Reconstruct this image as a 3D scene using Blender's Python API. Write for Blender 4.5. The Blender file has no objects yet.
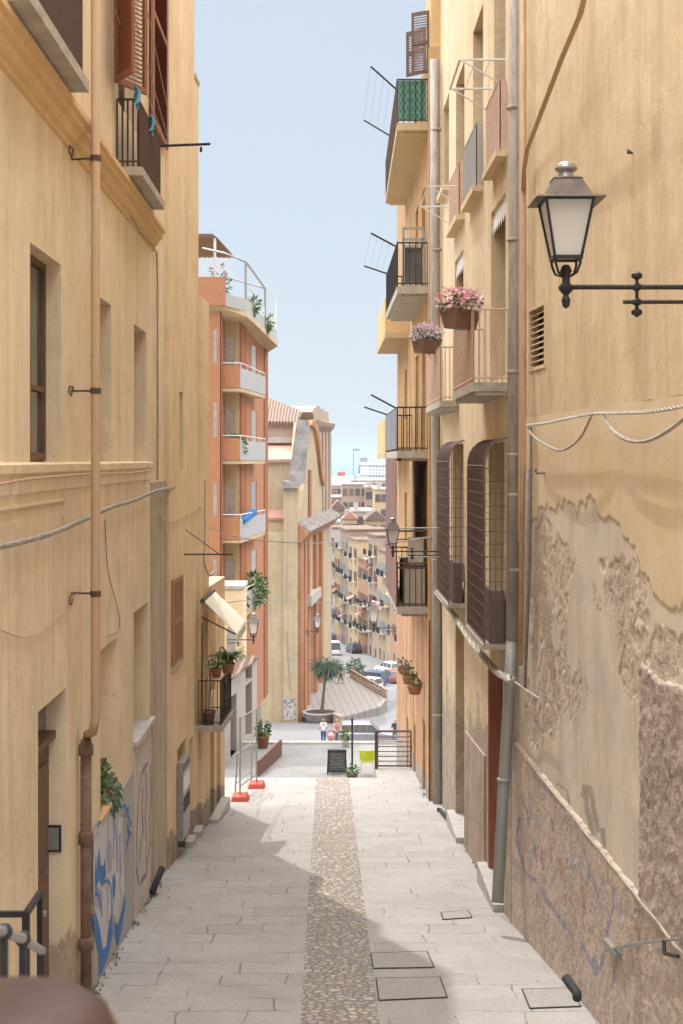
import bpy, bmesh, math, random
from mathutils import Vector, Matrix, noise
random.seed(7)
C = bpy.context.scene
COL = C.collection
R = math.radians
F = 1422.0; CX = 326.0; HY = 460.0        # focal length, street vanishing column, eye line (in picture pixels)

# ------------------------------------------------------------------ camera
cam = bpy.data.cameras.new('camera'); camo = bpy.data.objects.new('camera', cam); COL.objects.link(camo)
camo.location = (0, 0, 0); camo.rotation_euler = (R(90), 0, 0)
cam.sensor_fit = 'VERTICAL'; cam.sensor_height = 36.0; cam.sensor_width = 24.0
cam.lens = F / 1024 * 36.0
cam.shift_x = (341.5 - CX) / 1024; cam.shift_y = -(512 - HY) / 1024
cam.clip_start = 0.05; cam.clip_end = 60000
cam.dof.use_dof = True; cam.dof.focus_distance = 22.0; cam.dof.aperture_fstop = 5.0
C.camera = camo
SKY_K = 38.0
# ------------------------------------------------------------------ world, sun, exposure
SUN_EL = R(58); SUN_AZ = R(22)             # sun 22 degrees left of straight ahead
w = bpy.data.worlds.new("World"); C.world = w; w.use_nodes = True
nt = w.node_tree
bg = nt.nodes['Background']
sky = nt.nodes.new('ShaderNodeTexSky'); sky.sky_type = 'NISHITA'; sky.sun_disc = False
sky.sun_elevation = SUN_EL; sky.sun_rotation = -SUN_AZ
sky.air_density = 1.0; sky.dust_density = 1.0; sky.ozone_density = 1.5; sky.altitude = 50
veil = nt.nodes.new('ShaderNodeMix'); veil.data_type = 'RGBA'; veil.inputs[0].default_value = 0.85      # summer haze veil; its overhead brightness is set below
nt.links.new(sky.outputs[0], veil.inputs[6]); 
# veil brightened overhead, out of view: added fill light for the shaded walls
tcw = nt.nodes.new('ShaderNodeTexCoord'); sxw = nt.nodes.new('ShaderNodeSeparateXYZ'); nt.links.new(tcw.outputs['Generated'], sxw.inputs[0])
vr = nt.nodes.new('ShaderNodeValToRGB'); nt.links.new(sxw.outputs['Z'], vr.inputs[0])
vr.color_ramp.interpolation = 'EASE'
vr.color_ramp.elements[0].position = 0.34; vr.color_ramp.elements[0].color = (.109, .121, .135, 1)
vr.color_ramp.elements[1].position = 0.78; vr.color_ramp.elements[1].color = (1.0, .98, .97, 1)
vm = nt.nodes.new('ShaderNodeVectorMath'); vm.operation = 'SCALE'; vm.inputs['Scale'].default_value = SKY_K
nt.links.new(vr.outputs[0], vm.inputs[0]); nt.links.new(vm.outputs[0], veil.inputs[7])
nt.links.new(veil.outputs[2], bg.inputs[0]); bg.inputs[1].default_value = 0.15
sl = bpy.data.lights.new('sun', 'SUN'); so = bpy.data.objects.new('sun', sl); COL.objects.link(so)
sl.energy = 2.3; sl.angle = R(0.6); sl.color = (1.0, 0.93, 0.83)
sd = Vector((-math.sin(SUN_AZ) * math.cos(SUN_EL), math.cos(SUN_AZ) * math.cos(SUN_EL), math.sin(SUN_EL)))
so.rotation_euler = sd.to_track_quat('Z', 'Y').to_euler(); so.location = (0, 20, 30)
C.view_settings.view_transform = 'Standard'; C.view_settings.look = 'None'; C.view_settings.gamma = 1
C.view_settings.exposure = 0.10
C.cycles.max_bounces = 8; C.cycles.diffuse_bounces = 5; C.cycles.volume_bounces = 0

# ------------------------------------------------------------------ materials
def newmat(name):
    m = bpy.data.materials.new(name); m.use_nodes = True
    n = m.node_tree.nodes; l = m.node_tree.links
    return m, n, l, n['Principled BSDF']
def N(n, t, **k):
    x = n.new(t)
    for a, b in k.items(): setattr(x, a, b)
    return x
def coords(n, l, scale=(1, 1, 1)):
    g = N(n, 'ShaderNodeNewGeometry')
    mp = N(n, 'ShaderNodeMapping'); mp.inputs['Scale'].default_value = scale
    l.new(g.outputs['Position'], mp.inputs[0]); return mp.outputs[0]
def noise_n(n, l, vec, scale, detail=6, rough=0.6, dist=0.0):
    t = N(n, 'ShaderNodeTexNoise'); t.inputs['Scale'].default_value = scale
    t.inputs['Detail'].default_value = detail; t.inputs['Roughness'].default_value = rough
    t.inputs['Distortion'].default_value = dist
    l.new(vec, t.inputs['Vector']); return t.outputs['Fac']
def ramp(n, l, fac, p0, p1, c0=(0, 0, 0, 1), c1=(1, 1, 1, 1)):
    r = N(n, 'ShaderNodeValToRGB'); e = r.color_ramp.elements
    e[0].position = p0; e[1].position = p1; e[0].color = c0; e[1].color = c1
    l.new(fac, r.inputs[0]); return r.outputs[0]
def mix(n, l, fac, a, b, mode='MIX'):
    x = N(n, 'ShaderNodeMix', data_type='RGBA', blend_type=mode)
    for sock, v in ((x.inputs[0], fac), (x.inputs[6], a), (x.inputs[7], b)):
        if isinstance(v, (int, float)): sock.default_value = v
        elif isinstance(v, tuple): sock.default_value = v + (1,) if len(v) == 3 else v
        else: l.new(v, sock)
    return x.outputs[2]
def math_n(n, l, op, a, b=None, clamp=False):
    x = N(n, 'ShaderNodeMath', operation=op); x.use_clamp = clamp
    for i, v in enumerate((a, b)):
        if v is None: continue
        if isinstance(v, (int, float)): x.inputs[i].default_value = v
        else: l.new(v, x.inputs[i])
    return x.outputs[0]
def bump(n, l, h, bsdf, strength, dist):
    b = N(n, 'ShaderNodeBump'); b.inputs['Strength'].default_value = strength
    b.inputs['Distance'].default_value = dist
    l.new(h, b.inputs['Height']); l.new(b.outputs[0], bsdf.inputs['Normal'])
def sc3(c, k): return tuple(min(1, x * k) for x in c)

def plaster(name, c, dark=None, light=None, streak=0.5, rough_bump=0.5, big=0.5, damp=None, dampz=None):
    """painted render: blotches, vertical rain streaks, grain"""
    m, n, l, b = newmat(name)
    dark = dark or tuple(x * k for x, k in zip(c, (0.74, 0.68, 0.62)))
    light = light or tuple(min(1, x * k) for x, k in zip(c, (1.12, 1.16, 1.22)))
    v = coords(n, l)
    f1 = ramp(n, l, noise_n(n, l, v, big, 8, 0.65, 0.6), 0.36, 0.68)
    col = mix(n, l, f1, c, light)
    f2 = ramp(n, l, noise_n(n, l, coords(n, l, (2.4, 2.4, 0.20)), 1.0, 8, 0.72, 0.5), 0.47, 0.72)
    col = mix(n, l, math_n(n, l, 'MULTIPLY', f2, streak), col, dark)
    f3 = ramp(n, l, noise_n(n, l, v, 1.3, 10, 0.74, 1.0), 0.50, 0.70)
    col = mix(n, l, math_n(n, l, 'MULTIPLY', f3, 0.55 * streak), col, sc3(dark, 0.85))
    f4 = ramp(n, l, noise_n(n, l, v, 26, 6, 0.8), 0.3, 0.8)
    col = mix(n, l, math_n(n, l, 'MULTIPLY', f4, 0.24), col, sc3(c, 0.6))
    g1 = ramp(n, l, noise_n(n, l, v, 0.42, 9, 0.7, 0.4), 0.40, 0.66)          # broad grime
    col = mix(n, l, math_n(n, l, 'MULTIPLY', g1, 0.42 * min(1.3, streak + .25)), col, tuple(x * k for x, k in zip(c, (0.66, 0.64, 0.62))))
    g2 = ramp(n, l, noise_n(n, l, v, 0.75, 5, 0.62, 0.3), 0.60, 0.612)        # crisp-edged repairs
    col = mix(n, l, math_n(n, l, 'MULTIPLY', g2, 0.20 * min(1.2, streak + .3)), col, sc3(light, 1.08))
    g3 = ramp(n, l, noise_n(n, l, coords(n, l, (9, 9, .35)), 1.0, 6, 0.7, 0.2), 0.60, 0.72)   # thin drip marks
    col = mix(n, l, math_n(n, l, 'MULTIPLY', g3, 0.5 * streak), col, sc3(dark, 0.72))
    g4 = ramp(n, l, noise_n(n, l, v, 55, 3, 0.6), 0.66, 0.72)                 # pits
    col = mix(n, l, math_n(n, l, 'MULTIPLY', g4, 0.45), col, sc3(dark, 0.55))
    # hairline cracks
    vo = N(n, 'ShaderNodeTexVoronoi', feature='DISTANCE_TO_EDGE'); vo.inputs['Scale'].default_value = 0.55
    nz = N(n, 'ShaderNodeTexNoise'); nz.inputs['Scale'].default_value = 1.7; nz.inputs['Detail'].default_value = 7
    l.new(v, nz.inputs['Vector'])
    va = N(n, 'ShaderNodeVectorMath', operation='MULTIPLY_ADD'); l.new(nz.outputs['Color'], va.inputs[0]); va.inputs[1].default_value = (1.3,) * 3
    l.new(v, va.inputs[2]); l.new(va.outputs[0], vo.inputs['Vector'])
    ck = ramp(n, l, vo.outputs['Distance'], 0.0, 0.006, (1, 1, 1, 1), (0, 0, 0, 1))
    ckm = math_n(n, l, 'MULTIPLY', ck, ramp(n, l, noise_n(n, l, v, 0.8, 2), 0.5, 0.6))
    col = mix(n, l, math_n(n, l, 'MULTIPLY', ckm, 0.35), col, sc3(dark, 0.6))
    if damp:      # rising damp / bare mortar near the ground, as a fixed stain
        sx = N(n, 'ShaderNodeSeparateXYZ'); l.new(v, sx.inputs[0])
        # height above the sloping street
        g = math_n(n, l, 'ADD', sx.outputs['Z'], math_n(n, l, 'ADD', math_n(n, l, 'MULTIPLY', sx.outputs['Y'], 0.0992), 4.3))
        g2 = math_n(n, l, 'ADD', g, math_n(n, l, 'MULTIPLY', noise_n(n, l, v, 1.1, 8, 0.7, 0.5), -dampz * 2.0))
        f5 = ramp(n, l, math_n(n, l, 'MULTIPLY', g2, 1.0), -0.06, 0.06, (1, 1, 1, 1), (0, 0, 0, 1))
        dc = mix(n, l, ramp(n, l, noise_n(n, l, v, 3.5, 8, 0.75), 0.35, 0.65), damp, sc3(damp, 0.62))
        col = mix(n, l, f5, col, dc)
    l.new(col, b.inputs['Base Color']); b.inputs['Roughness'].default_value = 0.93
    b.inputs['Specular IOR Level'].default_value = 0.2
    h = math_n(n, l, 'ADD', math_n(n, l, 'MULTIPLY', noise_n(n, l, v, 3.2, 8, 0.6), 1.0), math_n(n, l, 'MULTIPLY', noise_n(n, l, v, 42, 4, 0.7), 0.22))
    h = math_n(n, l, 'SUBTRACT', h, math_n(n, l, 'MULTIPLY', ckm, 0.3))
    bump(n, l, h, b, rough_bump, 0.035)
    return m

def simple(name, c, rough=0.6, metal=0.0, var=0.25, vs=6.0, bmp=0.0, spec=0.5, stretch=(1, 1, 1), c2=None):
    m, n, l, b = newmat(name)
    v = coords(n, l, stretch)
    f = ramp(n, l, noise_n(n, l, v, vs, 6, 0.65), 0.35, 0.68)
    col = mix(n, l, f, c, c2 or sc3(c, 1 - var))
    l.new(col, b.inputs['Base Color']); b.inputs['Roughness'].default_value = rough
    b.inputs['Metallic'].default_value = metal; b.inputs['Specular IOR Level'].default_value = spec
    if bmp: bump(n, l, noise_n(n, l, v, vs * 3, 5, 0.6), b, bmp, 0.02)
    return m
def louvre(name, c, pitch=0.05):
    m, n, l, b = newmat(name)
    v = coords(n, l); sx = N(n, 'ShaderNodeSeparateXYZ'); l.new(v, sx.inputs[0])
    fr = math_n(n, l, 'FRACT', math_n(n, l, 'DIVIDE', sx.outputs['Z'], pitch))
    f = ramp(n, l, noise_n(n, l, v, 5, 6, 0.7), 0.35, 0.7)
    l.new(mix(n, l, f, c, sc3(c, 0.66)), b.inputs['Base Color']); b.inputs['Roughness'].default_value = 0.7
    bump(n, l, fr, b, 0.9, 0.03)
    return m

M = {}
M['yellow_left'] = plaster('plaster_yellow_left', (0.80, 0.655, 0.455), streak=0.7, damp=(0.56, 0.44, 0.32), dampz=0.8)
M['yellow_mid'] = plaster('plaster_yellow_mid', (0.78, 0.61, 0.39), streak=0.65, damp=(0.42, 0.36, 0.29), dampz=0.5)
M['ochre'] = plaster('plaster_ochre', (0.69, 0.48, 0.25), streak=0.3)
M['yellow_right'] = plaster('plaster_yellow_right', (0.75, 0.605, 0.40), dark=(0.50, 0.36, 0.22), streak=0.8, damp=(0.54, 0.45, 0.35), dampz=2.3, rough_bump=0.8)
M['peach_right'] = plaster('plaster_peach_right', (0.72, 0.575, 0.38), dark=(0.50, 0.365, 0.235), streak=0.8, damp=(0.55, 0.47, 0.38), dampz=1.2, rough_bump=0.3)
M['salmon'] = plaster('plaster_salmon', (0.56, 0.30, 0.17), dark=(0.34, 0.19, 0.13), light=(0.60, 0.38, 0.24), streak=1.0, damp=(0.42, 0.36, 0.31), dampz=.4)
M['far_peach'] = plaster('plaster_far_peach', (0.46, 0.30, 0.19), streak=.4)
M['far_yellow'] = plaster('plaster_far_yellow', (0.44, 0.33, 0.19), streak=.4)
M['far_orange'] = plaster('plaster_far_orange', (0.40, 0.24, 0.14), streak=.4)
M['orange_stained'] = plaster('plaster_orange_stained', (0.58, 0.35, 0.16), dark=(0.26, 0.16, 0.10), light=(0.66, 0.46, 0.26), streak=1.2, big=1.3)
M['terracotta'] = plaster('plaster_terracotta', (0.42, 0.20, 0.108), dark=(0.34, 0.15, 0.08), light=(0.46, 0.215, 0.11), streak=0.25)
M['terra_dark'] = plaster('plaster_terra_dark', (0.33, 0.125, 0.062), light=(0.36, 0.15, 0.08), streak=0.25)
M['cream'] = plaster('plaster_cream', (0.55, 0.42, 0.25), streak=0.3)
M['church_yellow'] = plaster('plaster_church', (0.50, 0.385, 0.235), dark=(0.36, 0.28, 0.21), light=(0.54, 0.44, 0.30), streak=0.7, big=0.12)
M['church_orange'] = plaster('plaster_church_orange', (0.46, 0.21, 0.115), light=(0.50, 0.29, 0.17), streak=0.8, big=0.2)
M['pink'] = plaster('plaster_pink', (0.43, 0.325, 0.25), streak=0.3, big=0.1)
M['rose'] = plaster('plaster_rose', (0.37, 0.26, 0.20), streak=0.3, big=0.1)
M['grey_plaster'] = plaster('plaster_grey', (0.50, 0.42, 0.33), light=(0.56, 0.48, 0.39), streak=0.9, rough_bump=0.9)
M['mortar'] = plaster('bare_mortar', (0.46, 0.36, 0.28), light=(0.56, 0.47, 0.38), dark=(0.26, 0.20, 0.16), streak=0.8, rough_bump=1.0, big=1.5)
M['white_plaster'] = plaster('plaster_white', (0.46, 0.42, 0.38), streak=0.4)
M['stone'] = simple('pale_stone', (0.50, 0.45, 0.38), 0.85, var=0.35, vs=5, bmp=0.4)
M['marble'] = simple('marble_step', (0.50, 0.48, 0.45), 0.6, var=0.25, vs=7, bmp=0.1)
M['buttress'] = simple('grey_buttress_stone', (0.40, 0.36, 0.33), 0.9, var=0.5, vs=1.6, bmp=0.6)
M['iron'] = simple('black_iron', (0.035, 0.033, 0.034), 0.5, 0.3, var=0.3, vs=30, bmp=0.1)
M['dark_iron'] = simple('rusty_dark_iron', (0.085, 0.06, 0.05), 0.7, 0.2, vs=12, c2=(0.14, 0.075, 0.05), bmp=0.2)
M['grille'] = simple('grille_brown', (0.14, 0.10, 0.09), 0.65, 0.1, vs=9, c2=(0.20, 0.135, 0.115), bmp=0.2)
M['rust'] = simple('corten_rust', (0.20, 0.10, 0.06), 0.85, 0.1, vs=5, c2=(0.12, 0.06, 0.04), bmp=0.3)
M['rail_pink'] = simple('pale_pink_rail_paint', (0.64, 0.46, 0.37), 0.6, vs=12, var=0.2)
M['rail_white'] = simple('white_rail_paint', (0.74, 0.71, 0.65), 0.55, vs=12, var=0.2)
M['steel'] = simple('galvanised_steel', (0.38, 0.38, 0.37), 0.45, 0.6, vs=10, var=0.25)
M['pipe_grey'] = simple('grey_downpipe', (0.44, 0.40, 0.365), 0.6, 0.1, vs=4, c2=(0.27, 0.25, 0.235), stretch=(3, 3, .6), bmp=0.1)
M['pipe_cream'] = simple('pipe_painted_cream', (0.62, 0.42, 0.26), 0.7, vs=5, c2=(0.40, 0.27, 0.18), stretch=(3, 3, .5), bmp=0.25)
M['pipe_tan'] = simple('pipe_painted_tan', (0.50, 0.30, 0.17), 0.7, vs=3, c2=(0.44, 0.33, 0.22), stretch=(3, 3, .5), bmp=0.3)
M['pipe_rust'] = simple('cast_iron_pipe', (0.15, 0.085, 0.06), 0.75, 0.1, vs=6, c2=(0.26, 0.17, 0.12), bmp=0.4)
M['green_pipe'] = simple('green_grey_metal_pipe', (0.33, 0.35, 0.33), 0.5, 0.3, vs=5, c2=(0.36, 0.36, 0.33), stretch=(2, 2, .5))
M['wood_dark'] = simple('dark_wood', (0.12, 0.06, 0.035), 0.65, vs=4, c2=(0.19, 0.10, 0.06), stretch=(8, 8, .8), bmp=0.3)
M['wood_red'] = simple('red_brown_wood', (0.25, 0.085, 0.045), 0.65, vs=4, c2=(0.34, 0.14, 0.08), stretch=(8, 8, .8), bmp=0.3)
M['wood_pale'] = simple('pale_wood', (0.42, 0.27, 0.16), 0.7, vs=4, var=0.35, stretch=(8, 8, .8), bmp=0.2)
M['shutter_brown'] = louvre('shutter_brown', (0.30, 0.12, 0.07), 0.055)
M['shutter_grey'] = louvre('shutter_grey_brown', (0.26, 0.17, 0.14), 0.055)
M['shutter_tan'] = louvre('shutter_tan', (0.42, 0.24, 0.13), 0.05)
M['shutter_white'] = louvre('roller_shutter_white', (0.74, 0.70, 0.66), 0.05)
M['glass'] = simple('window_glass_dark', (0.06, 0.065, 0.07), 0.08, vs=1.2, c2=(0.13, 0.12, 0.11), spec=0.8)
M['opal'] = simple('opal_lamp_glass', (0.80, 0.79, 0.76), 0.35, vs=3, var=0.12)
m_, n_0, l_0, b_0 = newmat('opal_lamp_glass_lit_through')
b_0.inputs['Base Color'].default_value = (.84, .82, .79, 1); b_0.inputs['Roughness'].default_value = .3
tr_ = N(n_0, 'ShaderNodeBsdfTranslucent'); tr_.inputs[0].default_value = (.92, .9, .87, 1); mx_ = N(n_0, 'ShaderNodeMixShader'); mx_.inputs[0].default_value = .3
l_0.new(b_0.outputs[0], mx_.inputs[1]); l_0.new(tr_.outputs[0], mx_.inputs[2]); l_0.new(mx_.outputs[0], n_0['Material Output'].inputs['Surface']); M['opal'] = m_
M['white'] = simple('white_paint', (0.78, 0.77, 0.74), 0.5, vs=5, var=0.12)
M['canvas'] = simple('cream_canvas', (0.74, 0.68, 0.58), 0.9, vs=3, var=0.15, stretch=(4, 4, 1))
M['cable_white'] = simple('white_cable', (0.52, 0.48, 0.42), 0.6, vs=14, var=0.5)
M['cable_grey'] = simple('grey_cable', (0.30, 0.27, 0.25), 0.7, vs=14, var=0.4)
M['cable_tan'] = simple('painted_cable', (0.58, 0.40, 0.25), 0.7, vs=14, var=0.3)
M['terra_pot'] = simple('terracotta_pot', (0.42, 0.17, 0.09), 0.85, vs=9, var=0.3)
M['brown_pot'] = simple('brown_plastic_pot', (0.24, 0.14, 0.10), 0.6, vs=5, var=0.2)
M['soil'] = simple('soil', (0.06, 0.04, 0.03), 1.0, vs=30, var=0.5)
M['leaf'] = simple('leaf_green', (0.06, 0.13, 0.035), 0.55, vs=11, c2=(0.13, 0.20, 0.06))
M['leaf_blue'] = simple('leaf_bluegreen', (0.13, 0.22, 0.18), 0.6, vs=11, c2=(0.10, 0.18, 0.07))
M['leaf_grey'] = simple('leaf_greygreen', (0.10, 0.14, 0.085), 0.65, vs=3, c2=(0.16, 0.19, 0.13))
M['petal'] = simple('pink_petal', (0.80, 0.36, 0.47), 0.6, vs=22, c2=(0.80, 0.52, 0.58))
M['petal_pale'] = simple('pale_violet_petal', (0.66, 0.44, 0.60), 0.6, vs=22, c2=(0.78, 0.62, 0.70))
M['bark'] = simple('bark', (0.16, 0.12, 0.09), 0.9, vs=8, var=0.4, bmp=0.5)
M['blue_cloth'] = simple('blue_cloth', (0.03, 0.16, 0.42), 0.9, vs=6, var=0.3)
M['light_blue_cloth'] = simple('light_blue_cloth', (0.12, 0.42, 0.62), 0.9, vs=6, var=0.3)
M['screen_brown'] = simple('brown_screen_fabric', (0.15, 0.075, 0.06), 0.85, vs=3, c2=(0.22, 0.12, 0.10), stretch=(1, 1, .2), bmp=0.2)
M['green_screen'] = simple('green_screen_fabric', (0.10, 0.30, 0.24), 0.8, vs=2, c2=(0.20, 0.42, 0.34), stretch=(3, 3, .5))
M['grey_mesh'] = simple('grey_mesh_screen', (0.22, 0.22, 0.25), 0.8, vs=2, var=0.3)
M['panel_white'] = simple('ribbed_white_panel', (0.42, 0.405, 0.39), 0.6, vs=2, var=0.15, stretch=(9, 9, .3))
M['leather'] = simple('brown_leather', (0.040, 0.020, 0.015), 0.5, vs=7, c2=(0.060, 0.030, 0.022), bmp=0.12, spec=0.35)
M['red_plastic'] = simple('red_plastic', (0.62, 0.10, 0.07), 0.6, vs=8, var=0.3)
M['lime'] = simple('lime_plastic', (0.52, 0.60, 0.02), 0.45, vs=5, var=0.1)
M['chalkboard'] = simple('chalkboard', (0.05, 0.055, 0.06), 0.8, vs=9, c2=(0.09, 0.095, 0.10))
M['chalk'] = simple('chalk_marks', (0.55, 0.56, 0.57), 0.9, vs=30, var=0.4)
M['manhole'] = simple('manhole_stone', (0.37, 0.355, 0.34), 0.8, vs=20, var=0.25, bmp=0.2)
M['joint'] = simple('dark_joint', (0.07, 0.06, 0.055), 0.9, vs=20, var=0.3)
M['rubber'] = simple('black_rubber', (0.03, 0.03, 0.032), 0.8, vs=20)
M['skin'] = simple('skin', (0.50, 0.28, 0.19), 0.6, vs=9, var=0.1)
M['hair_brown'] = simple('hair_brown', (0.11, 0.055, 0.03), 0.6, vs=30)
M['hair_dark'] = simple('hair_dark', (0.03, 0.025, 0.02), 0.6, vs=30)
M['shirt_white'] = simple('white_shirt', (0.68, 0.68, 0.74), 0.9, vs=4, var=0.15)
M['shirt_pink'] = simple('pink_top', (0.55, 0.25, 0.25), 0.9, vs=4, var=0.2)
M['shirt_red'] = simple('dark_red_jacket', (0.22, 0.045, 0.045), 0.9, vs=4, var=0.2)
M['trouser_blue'] = simple('blue_trousers', (0.07, 0.09, 0.20), 0.9, vs=4, var=0.2)
M['trouser_grey'] = simple('grey_trousers', (0.15, 0.13, 0.13), 0.9, vs=4, var=0.2)
M['asphalt'] = simple('asphalt', (0.16, 0.16, 0.17), 0.9, vs=0.5, c2=(0.20, 0.20, 0.205), bmp=0.1)
M['ac_white'] = simple('air_conditioner_casing', (0.55, 0.50, 0.44), 0.6, vs=4, var=0.25)

def tiles_mat(name, c, c2):
    m, n, l, b = newmat(name)
    v = coords(n, l); w_ = N(n, 'ShaderNodeTexWave', wave_type='BANDS', bands_direction='X'); w_.inputs['Scale'].default_value = 1.1
    w_.inputs['Distortion'].default_value = 0.6; l.new(v, w_.inputs['Vector'])
    f = ramp(n, l, noise_n(n, l, v, 2.0, 8, 0.8), 0.35, 0.68)
    l.new(mix(n, l, ramp(n, l, w_.outputs['Fac'], 0.25, 0.6), sc3(c, 0.5), mix(n, l, f, c, c2)), b.inputs['Base Color'])
    b.inputs['Roughness'].default_value = 0.9; bump(n, l, w_.outputs['Fac'], b, 1.0, 0.15); return m
M['tiles'] = tiles_mat('roof_tiles', (0.30, 0.18, 0.13), (0.36, 0.28, 0.21))
M['tiles_pink'] = simple('pale_red_flat_roof', (0.45, 0.24, 0.19), 0.9, vs=0.5, var=0.12)

def slab_mat(name, c, bw=0.62, bh=0.42, rot=0.0, joint=0.012, off=0.5):
    m, n, l, b = newmat(name)
    v = coords(n, l); nz = N(n, 'ShaderNodeTexNoise'); nz.inputs['Scale'].default_value = 1.3; nz.inputs['Detail'].default_value = 4
    l.new(v, nz.inputs['Vector'])
    va = N(n, 'ShaderNodeVectorMath', operation='MULTIPLY_ADD'); l.new(nz.outputs['Color'], va.inputs[0]); va.inputs[1].default_value = (.20, .20, 0)
    l.new(v, va.inputs[2])
    mp = N(n, 'ShaderNodeMapping'); mp.inputs['Rotation'].default_value = (0, 0, rot); l.new(va.outputs[0], mp.inputs[0])
    br = N(n, 'ShaderNodeTexBrick'); br.inputs['Scale'].default_value = 1.0
    br.inputs['Brick Width'].default_value = bw; br.inputs['Row Height'].default_value = bh
    br.inputs['Mortar Size'].default_value = joint; br.inputs['Mortar Smooth'].default_value = 0.35
    br.offset = off; br.squash = 1.25; br.squash_frequency = 3
    br.inputs['Color1'].default_value = (0, 0, 0, 1); br.inputs['Color2'].default_value = (1, 1, 1, 1); br.inputs['Mortar'].default_value = (.5, .5, .5, 1)
    l.new(mp.outputs[0], br.inputs['Vector'])
    col = mix(n, l, br.outputs['Color'], sc3(c, 0.93), sc3(c, 1.07))
    f1 = ramp(n, l, noise_n(n, l, v, 0.9, 9, 0.72, 0.8), 0.38, 0.66)
    col = mix(n, l, math_n(n, l, 'MULTIPLY', f1, 0.7), col, tuple(x * k for x, k in zip(c, (0.74, 0.70, 0.66))))
    f2 = ramp(n, l, noise_n(n, l, v, 38, 7, 0.85), 0.42, 0.64)
    col = mix(n, l, math_n(n, l, 'MULTIPLY', f2, 0.62), col, sc3(c, 0.52))
    f6 = ramp(n, l, noise_n(n, l, v, 5, 9, 0.85, 1.0), 0.56, 0.66)
    col = mix(n, l, math_n(n, l, 'MULTIPLY', f6, 0.5), col, sc3(c, 0.55))
    jm = math_n(n, l, 'MULTIPLY', br.outputs['Fac'], ramp(n, l, noise_n(n, l, v, 1.1, 7, 0.8), 0.49, 0.56))
    col = mix(n, l, math_n(n, l, 'MULTIPLY', jm, 0.8), col, (0.15, 0.13, 0.115))
    l.new(col, b.inputs['Base Color']); b.inputs['Roughness'].default_value = 0.8
    h = math_n(n, l, 'SUBTRACT', math_n(n, l, 'MULTIPLY', noise_n(n, l, v, 18, 6, 0.7), 0.35), br.outputs['Fac'])
    bump(n, l, h, b, 0.5, 0.012); return m
M['paving'] = slab_mat('granite_slabs', (0.43, 0.417, 0.405), .72, .5, joint=.014)
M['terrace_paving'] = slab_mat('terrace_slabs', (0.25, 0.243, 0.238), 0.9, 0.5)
M['plaza_paving'] = slab_mat('plaza_slabs', (0.185, 0.18, 0.18), 2.2, 1.1)
def parvis_mat():
    m, n, l, b = newmat('striped_parvis')
    v = coords(n, l); mp = N(n, 'ShaderNodeMapping'); mp.inputs['Rotation'].default_value = (0, 0, R(-4)); l.new(v, mp.inputs[0])
    sx = N(n, 'ShaderNodeSeparateXYZ'); l.new(mp.outputs[0], sx.inputs[0])
    fr = math_n(n, l, 'FRACT', math_n(n, l, 'DIVIDE', sx.outputs['X'], 0.62))
    st = ramp(n, l, fr, 0.12, 0.16)
    base = mix(n, l, ramp(n, l, noise_n(n, l, v, 1.5, 6), 0.35, 0.65), (0.28, 0.25, 0.225), (0.245, 0.22, 0.20))
    l.new(mix(n, l, st, (0.19, 0.155, 0.135), base), b.inputs['Base Color']); b.inputs['Roughness'].default_value = 0.85; return m
M['parvis'] = parvis_mat()
def cobble_mat():
    m, n, l, b = newmat('river_cobbles')
    v = coords(n, l, (1, 1, 0.001))
    vo = N(n, 'ShaderNodeTexVoronoi', feature='F1'); vo.inputs['Scale'].default_value = 10.5; l.new(v, vo.inputs['Vector'])
    ve = N(n, 'ShaderNodeTexVoronoi', feature='DISTANCE_TO_EDGE'); ve.inputs['Scale'].default_value = 10.5; l.new(v, ve.inputs['Vector'])
    r = N(n, 'ShaderNodeValToRGB'); e = r.color_ramp.elements
    sp = N(n, 'ShaderNodeSeparateColor'); l.new(vo.outputs['Color'], sp.inputs[0]); l.new(sp.outputs[0], r.inputs[0])
    e[0].color = (0.36, 0.30, 0.25, 1); e[1].color = (0.66, 0.62, 0.57, 1)
    for p, c in ((0.3, (0.56, 0.49, 0.41)), (0.55, (0.36, 0.37, 0.40)), (0.8, (0.60, 0.52, 0.44))):
        x = e.new(p); x.color = c + (1,)
    gap = ramp(n, l, ve.outputs['Distance'], 0.05, 0.17)
    dirt = ramp(n, l, noise_n(n, l, v, 1.4, 6, 0.7), 0.3, 0.75)
    col = mix(n, l, gap, (0.25, 0.215, 0.185), r.outputs[0])
    col = mix(n, l, math_n(n, l, 'MULTIPLY', dirt, 0.22), col, (0.44, 0.39, 0.34))
    l.new(col, b.inputs['Base Color']); b.inputs['Roughness'].default_value = 0.8
    bump(n, l, ramp(n, l, ve.outputs['Distance'], 0.0, 0.32), b, 1.0, 0.035); return m
M['cobble'] = cobble_mat()
def sea_mat():
    m, n, l, b = newmat('sea_water')
    v = coords(n, l); b.inputs['Base Color'].default_value = (0.05, 0.16, 0.24, 1); b.inputs['Roughness'].default_value = 0.25
    bump(n, l, noise_n(n, l, v, 0.15, 6), b, 0.6, 0.5); return m
M['sea'] = sea_mat()

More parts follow.
